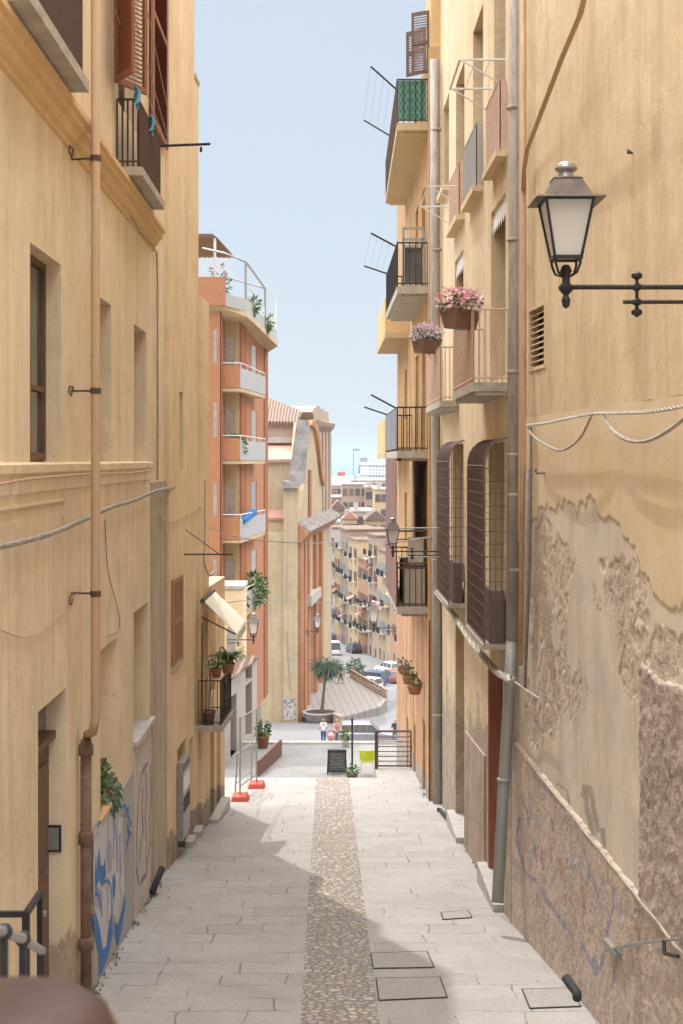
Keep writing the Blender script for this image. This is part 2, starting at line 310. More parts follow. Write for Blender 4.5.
# ------------------------------------------------------------------ mesh builder
LOC = {}
class MB:
    def __init__(s): s.v = []; s.f = []; s.mi = []; s.cur = 0
    def add(s, vs, fs):
        o = len(s.v); s.v += [Vector(p) for p in vs]
        s.f += [tuple(i + o for i in f) for f in fs]; s.mi += [s.cur] * len(fs); return s
    def quad(s, a, b, c, d): return s.add((a, b, c, d), ((0, 1, 2, 3),))
    def hexa(s, p):   # 8 points: bottom 4 ccw, top 4 ccw
        return s.add(p, ((3, 2, 1, 0), (4, 5, 6, 7), (0, 1, 5, 4), (1, 2, 6, 5), (2, 3, 7, 6), (3, 0, 4, 7)))
    def box(s, x0, x1, y0, y1, z0, z1):
        return s.hexa([(x0, y0, z0), (x1, y0, z0), (x1, y1, z0), (x0, y1, z0), (x0, y0, z1), (x1, y0, z1), (x1, y1, z1), (x0, y1, z1)])
    def wbox(s, W, s0, s1, z0, z1, n0, n1):
        P = W.P
        return s.hexa([P(s0, z0, n0), P(s1, z0, n0), P(s1, z0, n1), P(s0, z0, n1), P(s0, z1, n0), P(s1, z1, n0), P(s1, z1, n1), P(s0, z1, n1)])
    def bar(s, a, b, w, h=None):
        a = Vector(a); b = Vector(b); d = (b - a); L = d.length
        if L < 1e-6: return s
        d.normalize(); h = h or w
        up = Vector((0, 0, 1)) if abs(d.z) < 0.9 else Vector((1, 0, 0))
        x = d.cross(up).normalized() * w / 2; y = x.cross(d).normalized() * h / 2
        return s.hexa([a - x - y, a + x - y, a + x + y, a - x + y, b - x - y, b + x - y, b + x + y, b - x + y])
    def tube(s, pts, r, n=8, caps=True):
        pts = [Vector(p) for p in pts]; rs = r if isinstance(r, (list, tuple)) else [r] * len(pts)
        o = len(s.v); k = len(pts); prev = None
        for i, p in enumerate(pts):
            d = (pts[min(i + 1, k - 1)] - pts[max(i - 1, 0)])
            if d.length < 1e-9: d = Vector((0, 0, 1))
            d.normalize()
            if prev is None:
                up = Vector((0, 0, 1)) if abs(d.z) < 0.9 else Vector((1, 0, 0)); x = d.cross(up).normalized()
            else:
                x = (prev - d * prev.dot(d)); x = x.normalized() if x.length > 1e-6 else d.orthogonal().normalized()
            prev = x; y = d.cross(x)
            for j in range(n):
                a = 2 * math.pi * j / n; s.v.append(p + (x * math.cos(a) + y * math.sin(a)) * rs[i])
        for i in range(k - 1):
            for j in range(n):
                s.f.append((o + i * n + j, o + i * n + (j + 1) % n, o + (i + 1) * n + (j + 1) % n, o + (i + 1) * n + j)); s.mi.append(s.cur)
        if caps:
            s.f.append(tuple(o + j for j in reversed(range(n)))); s.mi.append(s.cur)
            s.f.append(tuple(o + (k - 1) * n + j for j in range(n))); s.mi.append(s.cur)
        return s
    def lathe(s, prof, c, n=12):   # prof = [(radius, z)]
        c = Vector(c); o = len(s.v); k = len(prof)
        for r, z in prof:
            for j in range(n):
                a = 2 * math.pi * j / n; s.v.append(c + Vector((r * math.cos(a), r * math.sin(a), z)))
        for i in range(k - 1):
            for j in range(n):
                s.f.append((o + i * n + j, o + i * n + (j + 1) % n, o + (i + 1) * n + (j + 1) % n, o + (i + 1) * n + j)); s.mi.append(s.cur)
        s.f.append(tuple(o + j for j in reversed(range(n)))); s.mi.append(s.cur)
        s.f.append(tuple(o + (k - 1) * n + j for j in range(n))); s.mi.append(s.cur)
        return s
    def prism(s, poly, off):   # poly = list of 3D points, off = extrusion vector
        off = Vector(off); k = len(poly); p = [Vector(q) for q in poly]
        return s.add(p + [q + off for q in p], [tuple(reversed(range(k))), tuple(range(k, 2 * k))] + [(i, (i + 1) % k, k + (i + 1) % k, k + i) for i in range(k)])
    def leaves(s, c, rad, n, size, long=1.0, droop=0.0, shell=0.35, wid=.35):
        c = Vector(c)
        for i in range(n):
            d = Vector((random.gauss(0, 1), random.gauss(0, 1), random.gauss(0, 1))).normalized()
            k = shell + (1 - shell) * random.random() ** 0.6
            p = c + Vector((d.x * rad[0], d.y * rad[1], d.z * rad[2])) * k
            a = (d + Vector((random.uniform(-.6, .6), random.uniform(-.6, .6), random.uniform(-.6, .6) - droop))).normalized()
            b = a.orthogonal().normalized(); b.rotate(Matrix.Rotation(random.random() * 6.3, 3, a))
            sz = size * random.uniform(0.6, 1.3)
            s.add([p, p + a * sz * long * .5 + b * sz * wid, p + a * sz * long + Vector((0, 0, -droop * sz * long * .3)), p + a * sz * long * .5 - b * sz * wid], ((0, 1, 2, 3),))
        return s
    def build(s, name, mat, parent=None, smooth=False, local=False, mats=None, bevel=0.0):
        me = bpy.data.meshes.new(name)
        off = Vector((0, 0, 0)) if (parent is None or local) else LOC[parent.name]
        me.from_pydata([tuple(p - off) for p in s.v], [], s.f)
        for m in (mats or [mat]): me.materials.append(m)
        if mats:
            for p, i in zip(me.polygons, s.mi): p.material_index = i
        if smooth:
            for p in me.polygons: p.use_smooth = True
        me.update()
        o = bpy.data.objects.new(name, me); COL.objects.link(o)
        if parent is not None: o.parent = parent; LOC[o.name] = LOC[parent.name]
        else: LOC[o.name] = Vector((0, 0, 0))
        if bevel:
            bv = o.modifiers.new('bevel', 'BEVEL'); bv.width = bevel; bv.segments = 2; bv.limit_method = 'ANGLE'
        return o
USED = set()
def tag(o, label=None, cat=None, group=None, kind=None):
    if label:
        o['label'] = label
    if cat: o['category'] = cat
    if group: o['group'] = group
    if kind: o['kind'] = kind
    return o
def thing(name, loc, label, cat, group=None, rz=0.0):
    e = bpy.data.objects.new(name, None); COL.objects.link(e); e.location = loc; e.rotation_euler = (0, 0, rz)
    e.empty_display_size = 0.2; LOC[e.name] = Vector(loc); tag(e, label, cat, group); return e
def center(o):      # give a single-mesh thing an origin at its base
    me = o.data; vs = [v.co for v in me.vertices]
    c = Vector((sum(v.x for v in vs) / len(vs), sum(v.y for v in vs) / len(vs), min(v.z for v in vs)))
    me.transform(Matrix.Translation(-c)); o.location = c; LOC[o.name] = c; return o
def struct(o): o['kind'] = 'structure'; return o
def dup(root, loc, label, rz=None, scale=None):
    r = root.copy(); COL.objects.link(r); r.location = loc; r['label'] = label
    if rz is not None: r.rotation_euler = (0, 0, rz)
    if scale: r.scale = (scale,) * 3
    def rec(a, b):
        for ch in list(a.children):
            c = ch.copy(); COL.objects.link(c); c.parent = b; rec(ch, c)
    rec(root, r); return r
# a vertical wall plane: through (x0,y0) and (x1,y1); side=+1 street lies towards +x
class Wall:
    def __init__(s, x0, y0, x1, y1, side):
        s.o = Vector((x0, y0, 0)); s.d = Vector((x1 - x0, y1 - y0, 0)); s.L = s.d.length; s.d.normalize()
        s.n = Vector((s.d.y, -s.d.x, 0)) * side
    def P(s, a, z, n=0.0): p = s.o + s.d * a + s.n * n; return Vector((p.x, p.y, z))
    def at(s, px, py, n=0.0):      # picture point on the plane offset by n -> (s, z)
        u = (px - CX) / F; o = s.o + s.n * n
        a = (u * o.y - o.x) / (s.d.x - u * s.d.y)
        Y = o.y + s.d.y * a
        return a, (HY - py) * Y / F
    def s(self, px, n=0.0): return self.at(px, 0, n)[0]
def at(px, py, Y): return Vector(((px - CX) * Y / F, Y, (HY - py) * Y / F))
def ground(Y): return -4.3 - 0.0992 * Y

def facade(W, s0, s1, z0, z1, ops, mat, parent, T=4.0, name='wall'):
    """front with recessed openings (s0,s1,z0,z1,depth), plus ends, top and back"""
    m = MB(); P = W.P
    S = sorted(set([s0, s1] + [x for o in ops for x in o[:2]])); Z = sorted(set([z0, z1] + [x for o in ops for x in o[2:4]]))
    for i in range(len(S) - 1):
        for j in range(len(Z) - 1):
            cs = (S[i] + S[i + 1]) / 2; cz = (Z[j] + Z[j + 1]) / 2
            if cs < s0 or cs > s1 or cz < z0 or cz > z1: continue
            if any(o[0] < cs < o[1] and o[2] < cz < o[3] for o in ops): continue
            m.quad(P(S[i], Z[j]), P(S[i + 1], Z[j]), P(S[i + 1], Z[j + 1]), P(S[i], Z[j + 1]))
    for a, b, c, d, e in ops:
        m.quad(P(a, c), P(a, c, -e), P(a, d, -e), P(a, d)); m.quad(P(b, c), P(b, c, -e), P(b, d, -e), P(b, d))
        m.quad(P(a, c), P(b, c), P(b, c, -e), P(a, c, -e)); m.quad(P(a, d), P(b, d), P(b, d, -e), P(a, d, -e))
        m.quad(P(a, c, -e), P(b, c, -e), P(b, d, -e), P(a, d, -e))
    for a in (s0, s1): m.quad(P(a, z0), P(a, z1), P(a, z1, -T), P(a, z0, -T))
    m.quad(P(s0, z1), P(s1, z1), P(s1, z1, -T), P(s0, z1, -T)); m.quad(P(s0, z0, -T), P(s1, z0, -T), P(s1, z1, -T), P(s0, z1, -T))
    return m.build(name, mat, parent)
def window_part(W, a, b, c, d, depth, parent, kind='glass', name='window'):
    """frame and panes set at the back of an opening"""
    fr = MB(); t = 0.06; n0 = -depth + 0.004; n1 = n0 + 0.05
    fr.wbox(W, a, a + t, c, d, n0, n1); fr.wbox(W, b - t, b, c, d, n0, n1)
    fr.wbox(W, a + t, b - t, c, c + t, n0, n1); fr.wbox(W, a + t, b - t, d - t, d, n0, n1)
    mid = (a + b) / 2; fr.wbox(W, mid - t / 2, mid + t / 2, c + t, d - t, n0, n1)
    z = c + (d - c) * 0.34; fr.wbox(W, a + t, mid - t / 2, z, z + .05, n0, n1 - .003); fr.wbox(W, mid + t / 2, b - t, z, z + .05, n0, n1 - .003)
    f = fr.build(name, M['wood_dark'], parent)
    pn = MB(); pn.wbox(W, a + t, b - t, c + t, d - t, n0, n0 + .012); pn.build('pane', M['glass'], f); return f
def rail_mb(pts, z0, z1, step=0.11, rb=0.008, rt=0.018, belly=0, closed_bottom=True):
    """balustrade of upright bars along a polyline of (x,y)"""
    m = MB(); pts = [Vector((p[0], p[1], 0)) for p in pts]
    m.tube([(p.x, p.y, z1) for p in pts], rt, 6)
    if closed_bottom: m.tube([(p.x, p.y, z0 + .06) for p in pts], rt * .8, 6)
    for a, b in zip(pts, pts[1:]):
        L = (b - a).length; k = max(1, int(L / step))
        for i in range(k + 1):
            p = a.lerp(b, i / k); m.tube([(p.x, p.y, z0), (p.x, p.y, z1)], rb, 4, False)
    return m
def wall_xy(W, a, n): p = W.P(a, 0, n); return (p.x, p.y)
# ------------------------------------------------------------------ ground
TP = [(-80, -4.35), (-30, -4.35), (0, -4.35), (34.6, -7.79), (35.5, -8.6), (44, -10.3), (50.2, -10.3), (88, -18.05), (92, -18.6), (98, -19.7), (120, -22.15), (150, -24.55), (200, -27.95), (240, -30.2), (300, -33.1), (500, -39.5), (640, -41.3), (1180, -41.4), (1181, -46)]
m = MB()
for (y0, z0), (y1, z1) in zip(TP, TP[1:]):
    X = 900 if y1 > 500 else 400
    m.quad((-X, y0, z0), (X, y0, z0), (X, y1, z1), (-X, y1, z1))
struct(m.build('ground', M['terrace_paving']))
def sheet(name, mat, pts, lift=0.0):   # pts: [(y, xl, xr, z)]
    m = MB()
    for a, b in zip(pts, pts[1:]):
        m.quad((a[1], a[0], a[3] + lift), (a[2], a[0], a[3] + lift), (b[2], b[0], b[3] + lift), (b[1], b[0], b[3] + lift))
    return struct(m.build(name, mat))
sheet('street', M['paving'], [(4, -2.9, 3.6, ground(4)), (34.6, -2.9, 2.6, ground(34.6))])
# side landing at the right where the iron gate stands
m = MB(); m.hexa([(1.25, 34.6, -9.5), (2.6, 34.6, -9.5), (2.6, 36.75, -9.5), (1.25, 36.75, -9.5), (1.25, 34.6, ground(34.6)), (2.6, 34.6, ground(34.6)), (2.6, 36.75, ground(36.75)), (1.25, 36.75, ground(36.75))])
struct(m.build('side_landing', M['paving']))
sheet('cobble_strip', M['cobble'], [(4, -0.27, 0.53, ground(4)), (34.5, -0.24, 0.56, ground(34.5))], 0.006)
m = MB(); n_ = 15
for i in range(n_):
    y0 = 34.6 + i * 0.63; zt = ground(34.6) - (i + 1.0) * 0.155
    xr = 1.25 if y0 < 36.5 else 2.4
    m.box(-2.7, xr, y0, y0 + 0.63, zt - 0.6, zt - (0.0 if i == 0 else 0.0))
struct(m.build('stairs', M['paving']))
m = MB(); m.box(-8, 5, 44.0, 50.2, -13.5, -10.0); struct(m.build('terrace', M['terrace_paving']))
m = MB(); m.box(-8, 5, 50.0, 50.28, -10.2, -9.93); struct(m.build('terrace_edge_kerb', M['marble']))
sheet('plaza', M['plaza_paving'], [(52, -20, 30, -10.9), (88, -20, 30, -17.9), (92, -20, 30, -18.45), (98, -20, 30, -19.55), (120, -20, 30, -22.0), (133, -12, 30, -23.05), (150, -12, 30, -24.45)], 0.02)
sheet('road', M['asphalt'], [(98, 0.7, 9, -19.55), (120, 2.3, 9.5, -22.0), (150, 1.6, 12, -24.4), (200, -.4, 8.4, -27.8), (240, -1.8, 2.2, -30.05), (262, -3, 1, -31.2)], 0.06)
# striped paved parvis in front of the church, with three shallow levels
m = MB(); m.prism([(-1.9, 119, -24.6), (1.5, 119, -24.6), (4.8, 124, -24.6), (5.5, 128.3, -24.6), (2.5, 141, -24.6), (.7, 150, -24.6), (-1.0, 140, -24.6), (-2.2, 122, -24.6)], (0, 0, 3.1))
struct(m.build('striped_forecourt', M['parvis']))
m = MB(); m.box(-40000, 40000, 1180, 45000, -60, -42); struct(m.build('sea', M['sea']))
# the terrace and steps the photograph is taken from
m = MB(); m.box(-2.5, 3.4, -4, 2.9, -5.0, -1.6)
for i in range(18):
    m.box(-2.5, 3.2, 2.9 + i * 0.28, 2.9 + (i + 1) * 0.28, -5.4, -1.6 - (i + 1) * 0.178)
struct(m.build('upper_steps', M['stone']))
# distant headland
m = MB(); hv = []; nx, ny = 50, 10
for j in range(ny):
    for i in range(nx):
        x = -2500 + i * 110; y = 8500 + j * 260
        prof = max(0, 1 - ((x - 40) / 420) ** 2) * 92 + max(0, 1 - ((x + 900) / 700) ** 2) * 50
        z = -44 + prof * math.sin(math.pi * j / (ny - 1)) * (1 + .35 * noise.noise(Vector((x / 90, y / 300, 0))))
        m.v.append(Vector((x, y, z)))
for j in range(ny - 1):
    for i in range(nx - 1):
        a = j * nx + i; m.f.append((a, a + 1, a + nx + 1, a + nx)); m.mi.append(0)
M['hill'] = simple('wooded_headland', (0.07, 0.10, 0.06), 0.95, vs=0.01, c2=(0.16, 0.15, 0.11))
struct(m.build('hills', M['hill']))

# ================================================================== LEFT: tall yellow house beside the camera
W1 = Wall(-2.58, 4.0, -2.58, 22.8, 1)
A = W1.at
def S1(px): return W1.s(px)
h1 = thing('yellow_house', (-2.58, 13, ground(13)), 'tall pale yellow left-hand house with moulded cornice and blue graffiti on its base', 'house')
low = ground(22.8) - 0.3
wins = [(S1(30), S1(61), -0.02, 1.9, .2), (S1(93), S1(111.3), -0.02, 1.86, .24), (S1(134), S1(146), -0.02, 1.83, .27)]
doors = [(S1(38), S1(66), ground(12.5) - .1, -2.26, .22)]
lows = [(S1(100.5), S1(117), -4.1, -2.18, .25), (S1(133.6), S1(148), -3.78, -2.05, .24)]
ups = [(6.9, 9.4, 3.6, 6.4, .25), (13.6, 15.6, 4.45, 7.2, .25)]
facade(W1, 0, W1.L, low, 10.5, wins + doors + lows + ups, M['yellow_left'], h1, 6)
for o in wins[:1]: window_part(W1, o[0], o[1], o[2] + .03, o[3], o[4], h1)
for o in wins[1:] + ups: window_part(W1, o[0], o[1], o[2], o[3], o[4], h1)
for o in lows[1:]:
    q = MB(); q.wbox(W1, o[0], o[1], o[2], o[3], -o[4] + .004, -o[4] + .03); q.build('window', M['shutter_tan'], h1)
# door with transom
o = doors[0]; d = MB(); d.wbox(W1, o[0], o[1], o[2], -2.75, -o[4] + .004, -o[4] + .05)
for a in (0.12, 0.55):
    d.wbox(W1, o[0] + (o[1] - o[0]) * a, o[0] + (o[1] - o[0]) * (a + .33), -5.1, -4.0, -o[4] + .05, -o[4] + .075)
    d.wbox(W1, o[0] + (o[1] - o[0]) * a, o[0] + (o[1] - o[0]) * (a + .33), -3.8, -2.95, -o[4] + .05, -o[4] + .075)
dd = d.build('door', M['wood_dark'], h1)
k = MB(); k.lathe([(.0, -.03), (.035, -.02), (.035, .02), (0, .03)], W1.P((o[0] + o[1]) / 2 + .05, -4.3, -o[4] + .12), 8); k.build('handle', M['steel'], dd)
t = MB(); t.wbox(W1, o[0], o[1], -2.75, -2.68, -o[4] + .004, -o[4] + .12); t.wbox(W1, o[0], o[1], -2.3, -2.26, -o[4] + .004, -o[4] + .06)
tt = t.build('transom', M['wood_dark'], h1)
g = MB(); g.wbox(W1, o[0], o[1], -2.68, -2.3, -o[4] + .004, -o[4] + .02); g.build('pane', M['glass'], tt)
# intercom on the far reveal of the doorway (faces the camera)
e = W1.P(o[1], 0, 0).y; q = MB(); q.box(-2.775, -2.625, e - .03, e + .0, -3.88, -3.62); ic = q.build('intercom', M['iron'], h1)
q = MB(); q.box(-2.755, -2.645, e - .038, e - .031, -3.86, -3.64); q.build('speaker_panel', M['steel'], ic)
# cornice, sill band
q = MB(); sE = 21.2 - 4.0
prof = [(0, 3.10), (.03, 3.12), (.03, 3.17), (.07, 3.20), (.10, 3.27), (.15, 3.30), (.15, 3.36), (.19, 3.38), (.19, 3.44), (0, 3.47)]
q.prism([W1.P(0, z, n) for n, z in prof], W1.P(sE, 0, 0) - W1.P(0, 0, 0)); q.build('cornice', M['ochre'], h1)
q = MB(); prof = [(0, -.30), (.02, -.28), (.025, -.14), (.055, -.11), (.06, -.04), (0, -.02)]
q.prism([W1.P(0, z, n) for n, z in prof], W1.P(S1(150), 0, 0) - W1.P(0, 0, 0)); q.build('sill_band', M['yellow_left'], h1)
q = MB(); q.wbox(W1, 0, S1(64), -.40, -.375, 0, .03); q.wbox(W1, S1(62), S1(64), -.56, -.375, 0, .029); q.build('moulding', M['yellow_left'], h1)
for a, b in ((6.75, 9.45), (13.35, 15.75)):
    q = MB(); q.wbox(W1, a, b, 3.475, 3.58, 0, .34); q.build('window_sill', M['stone'], h1)
    pts = [wall_xy(W1, a + .08, .02), wall_xy(W1, a + .08, .28), wall_xy(W1, b - .08, .28), wall_xy(W1, b - .08, .02)]
    q = rail_mb(pts, 3.6, 4.42, .06, .012, .016); q.build('window_railing', M['dark_iron'], h1)
q = MB(); q.wbox(W1, 13.4, 15.7, 3.62, 4.2, .265, .272); q.build('windbreak_panel', M['screen_brown'], h1)
# shutters of the upper window, thrown open
def shutter(W, a, b, z0, z1, n0, n1, mat, parent):
    q = MB(); P = W.P; th = .035
    u = (P(b, 0, n1) - P(a, 0, n0)); nn = Vector((-u.y, u.x, 0)).normalized() * th
    if nn.dot(W.n) < 0: nn = -nn
    p = [P(a, z0, n0), P(b, z0, n1)]
    f = MB()
    def lv(t0, t1, za, zb, k=1.0):
        A0 = P(a, 0, n0) + u * t0; A1 = P(a, 0, n0) + u * t1
        f.hexa([(A0.x, A0.y, za), (A1.x, A1.y, za), (A1.x + nn.x * k, A1.y + nn.y * k, za), (A0.x + nn.x * k, A0.y + nn.y * k, za),
                (A0.x, A0.y, zb), (A1.x, A1.y, zb), (A1.x + nn.x * k, A1.y + nn.y * k, zb), (A0.x + nn.x * k, A0.y + nn.y * k, zb)])
    lv(0, .1, z0, z1); lv(.9, 1, z0, z1); lv(.1, .9, z0, z0 + .08); lv(.1, .9, z1 - .08, z1)
    zm = (z0 + z1) / 2; lv(.1, .9, zm - .04, zm + .04)
    z = z0 + .1
    while z < z1 - .1:
        A0 = P(a, 0, n0) + u * .1; A1 = P(a, 0, n0) + u * .9
        f.add([(A0.x, A0.y, z + .035), (A1.x, A1.y, z + .035), (A1.x + nn.x, A1.y + nn.y, z), (A0.x + nn.x, A0.y + nn.y, z)], ((0, 1, 2, 3),))
        f.add([(A0.x, A0.y, z + .045), (A1.x, A1.y, z + .045), (A1.x + nn.x, A1.y + nn.y, z + .01), (A0.x + nn.x, A0.y + nn.y, z + .01)], ((0, 1, 2, 3),))
        z += .055
    return f.build('shutter', mat, parent)
shutter(W1, 12.95, 13.55, 4.5, 7.3, .05, .35, M['wood_red'], h1)
shutter(W1, 12.5, 12.95, 4.5, 7.3, .33, .07, M['wood_red'], h1)
shutter(W1, 16.7, 18.7, 4.95, 8.2, .03, .03, M['wood_red'], h1)
# downpipe in two materials with brackets
xy = W1.P(W1.s(95.5, .25), 0, .25)
xq = -2.49; yq = (xq / (86 - CX)) * F
q = MB(); q.tube([(xy.x, xy.y, 10.4), (xy.x, xy.y, -2.62), (xy.x - .02, xy.y - .06, -2.74), (xq, yq + .1, -2.86), (xq, yq, -2.98)], .047, 10)
dp = q.build('downpipe', M['pipe_tan'], h1, True)
for z in (3.05, .7, -1.35, 5.4):
    q = MB(); q.lathe([(.05, -.03), (.056, -.025), (.056, .025), (.05, .03)], (xy.x, xy.y, z), 10)
    q.tube([(xy.x, xy.y, z), (-2.58, xy.y + .05, z)], .011, 5)
    q.tube([(-2.58, xy.y + .05, z), (-2.50, xy.y - .3, z + .02), (-2.5, xy.y - .5, z + .02), (-2.5, xy.y - .55, z - .05), (-2.5, xy.y - .42, z - .07), (-2.5, xy.y - .35, z - .02)], .009, 5)
    q.build('bracket', M['dark_iron'], dp)
q = MB(); q.tube([(xq, yq, -2.9), (xq, yq, ground(yq))], .058, 12)
for z in (-2.98, -3.9, -5.0): q.lathe([(.06, -.09), (.077, -.08), (.077, .02), (.06, .05)], (xq, yq, z), 12)
q.build('cast_iron_pipe', M['pipe_rust'], h1, True)
q = MB(); yv = W1.P(W1.s(90, .05), 0, .05).y + .15
q.tube([(-2.53, yv, -1.5), (-2.53, yv, -2.7)], .01, 5); q.build('thin_conduit', M['cable_tan'], h1)
# sills and lower wall finishes
q = MB(); q.wbox(W1, S1(133) - .02, S1(151), -3.84, -3.77, -.2, .07); q.build('window_sill', M['marble'], h1)
q = MB(); q.wbox(W1, S1(99), S1(119), -4.14, -4.09, -.24, .03); q.build('window_sill', M['ochre'], h1)
def slope_panel(W, a, b, ztop, n0, n1, name, mat, parent, zt2=None):
    q = MB(); P = W.P; zt2 = ztop if zt2 is None else zt2
    ya = P(a, 0).y; yb = P(b, 0).y
    q.hexa([P(a, ground(ya) - .05, n0), P(b, ground(yb) - .05, n0), P(b, ground(yb) - .05, n1), P(a, ground(ya) - .05, n1), P(a, ztop, n0), P(b, zt2, n0), P(b, zt2, n1), P(a, ztop, n1)])
    return q.build(name, mat, parent)
def graff_mat(name, base, c1, c2, sx, sz, seed, streak=0.0, th=(0.47, 0.50)):
    m_, n, l, b = newmat(name)
    g_ = N(n, 'ShaderNodeNewGeometry'); mp = N(n, 'ShaderNodeMapping'); mp.inputs['Scale'].default_value = (1, sx, sz); mp.inputs['Location'].default_value = (seed, 0, 0)
    l.new(g_.outputs['Position'], mp.inputs[0]); v = mp.outputs[0]
    a_ = noise_n(n, l, v, 1.0, 2, 0.4, 1.6); bn = noise_n(n, l, v, 1.3, 1, 0.4, 2.6)
    def band(x, c, w_):
        return ramp(n, l, math_n(n, l, 'ABSOLUTE', math_n(n, l, 'SUBTRACT', x, c)), w_, w_ + .006, (1, 1, 1, 1), (0, 0, 0, 1))
    col = mix(n, l, ramp(n, l, noise_n(n, l, v, 3, 7, .7), .4, .7), base, sc3(base, .75))
    col = mix(n, l, ramp(n, l, bn, th[0], th[1]), col, c2)
    col = mix(n, l, band(a_, .5, .022), col, c1)
    col = mix(n, l, band(bn, .43, .016), col, c1)
    grain = ramp(n, l, noise_n(n, l, v, 30, 5, .8), .45, .7)
    col = mix(n, l, math_n(n, l, 'MULTIPLY', grain, .25), col, base)
    l.new(col, b.inputs['Base Color']); b.inputs['Roughness'].default_value = .85
    bump(n, l, noise_n(n, l, coords(n, l), 30, 5, .7), b, .4, .02); return m_
M['shutter_wood'] = simple('weathered_shutter_wood', (0.36, 0.20, 0.12), .7, vs=5, var=.25)
M['graf_blue'] = simple('blue_grey_primer', (0.36, 0.38, 0.40), 0.9, vs=2.2, c2=(0.44, 0.41, 0.36), bmp=.3)
M['graf_dark'] = simple('grey_spray', (0.20, 0.19, 0.20), .85, vs=4, c2=(0.34, 0.31, 0.31))
M['graf_grey'] = simple('whitewashed_board', (0.62, 0.55, 0.49), .85, vs=2, c2=(0.48, 0.43, 0.40), bmp=.3)
slope_panel(W1, S1(91.5) + .1, S1(133), -4.15, -.01, .012, 'painted_base', M['graf_blue'], h1)
slope_panel(W1, S1(133) + .005, S1(150.3), -3.86, -.01, .016, 'graffiti_panel', M['graf_grey'], h1)
q = MB(); P = W1.P; a, b = S1(150.5), W1.L - .01
q.hexa([P(a, low, -.01), P(b, low, -.01), P(b, low, .03), P(a, low, .03), P(a, -.33, -.01), P(b, -.33, -.01), P(b, -.33, .02), P(a, -.33, .02)])
q.build('mortar_strip', M['grey_plaster'], h1)
# spray-painted letters: thin paint films following the shapes in the photograph
M['spray_blue'] = simple('spray_blue', (0.04, 0.15, 0.44), 0.7, vs=6, c2=(0.07, 0.22, 0.50))
M['spray_pale'] = simple('spray_pale', (0.52, 0.54, 0.60), 0.8, vs=4, c2=(0.60, 0.59, 0.58))
M['spray_lilac'] = simple('spray_lilac', (0.30, 0.30, 0.48), 0.8, vs=4, c2=(0.42, 0.42, 0.50))
def paint(W, polys, mat, parent, n, name='graffiti', sc=2.9696, ox=0, oy=740):
    q = MB()
    for pl in polys:
        pts = [W.at(ox + x / sc, oy + y / sc) for x, y in pl]
        q.prism([W.P(a, z, n) for a, z in pts], W.n * .0015)
    return q.build(name, mat, parent)
def ribbons(W, lines, wd, mat, parent, n, ox, oy, sc, name='graffiti'):
    q = MB()
    for ln in lines:
        pts = [W.at(ox + x / sc, oy + y / sc) for x, y in ln]
        for (a0, z0), (a1, z1) in zip(pts, pts[1:]):
            d_ = Vector((a1 - a0, z1 - z0)); d_.normalize(); px_, pz_ = -d_.y * wd / 2, d_.x * wd / 2; e_ = d_ * wd * .3
            q.prism([W.P(a0 + px_ - e_.x, z0 + pz_ - e_.y, n), W.P(a1 + px_ + e_.x, z1 + pz_ + e_.y, n), W.P(a1 - px_ + e_.x, z1 - pz_ + e_.y, n), W.P(a0 - px_ - e_.x, z0 - pz_ - e_.y, n)], W.n * .0012)
            n += .00004
    return q.build(name, mat, parent)
G = dict(sc=5.69, ox=84, oy=800)
paint(W1, [[(52, 170), (70, 125), (130, 88), (215, 100), (216, 330), (226, 520), (207, 620), (182, 700), (166, 650), (150, 700), (120, 830), (100, 850), (85, 740), (60, 640), (44, 560), (46, 220)]], M['spray_pale'], h1, .0125, **G)
paint(W1, [[(48, 600), (58, 480), (72, 500), (98, 520), (96, 640), (80, 620)], [(122, 300), (138, 220), (150, 260), (150, 400), (132, 420)], [(190, 200), (205, 180), (208, 420), (196, 470)], [(150, 560), (160, 600), (160, 760), (140, 800)]], M['spray_lilac'], h1, .0142, **G)
paint(W1, [[(40, 660), (60, 640), (85, 745), (100, 855), (120, 830), (135, 690), (152, 640), (157, 760), (130, 890), (90, 990), (78, 1000), (76, 880), (50, 760)],
           [(165, 690), (185, 715), (210, 620), (226, 520), (229, 600), (206, 740), (185, 835), (172, 800)],
           [(60, 420), (78, 270), (88, 370), (102, 378), (112, 330), (118, 420), (95, 500), (80, 450), (62, 500)],
           [(155, 440), (168, 415), (173, 480), (163, 590), (155, 520)]], M['spray_blue'], h1, .0155, **G)
ribbons(W1, [[(55, 530), (75, 540), (88, 600), (95, 660)], [(105, 470), (125, 452), (142, 480), (150, 540), (150, 620)], [(66, 150), (80, 128), (104, 112)], [(160, 90), (168, 160), (160, 240), (158, 330)], [(182, 110), (178, 200), (182, 330), (180, 400)],
             [(250, 30), (242, 90), (262, 130), (240, 170), (262, 190), (236, 245)], [(205, 40), (228, 30), (240, 60), (220, 100)], [(236, 130), (250, 200), (232, 300)], [(60, 330), (56, 440), (62, 540)]], .035, M['spray_blue'], h1, .0172, 84, 800, 5.69)
ribbons(W1, [[(45, 230), (43, 400), (46, 600)], [(50, 220), (66, 180), (76, 200)], [(120, 440), (128, 560), (124, 700)], [(216, 120), (217, 320)], [(130, 100), (126, 260), (120, 330)], [(196, 470), (205, 560), (190, 640)]], .025, M['spray_lilac'], h1, .0185, 84, 800, 5.69)
GG = (120, 720, 5.69)
ribbons(W1, [[(150, 240), (118, 300), (100, 420), (92, 560), (86, 720), (84, 840), (100, 930)], [(165, 260), (170, 420), (160, 560), (166, 700), (150, 800), (140, 880), (112, 920)], [(120, 400), (116, 520), (124, 620), (108, 700), (104, 800)], [(140, 300), (144, 440), (138, 560), (146, 700), (138, 820)]], .085, M['graf_dark'], h1, .0178, *GG)
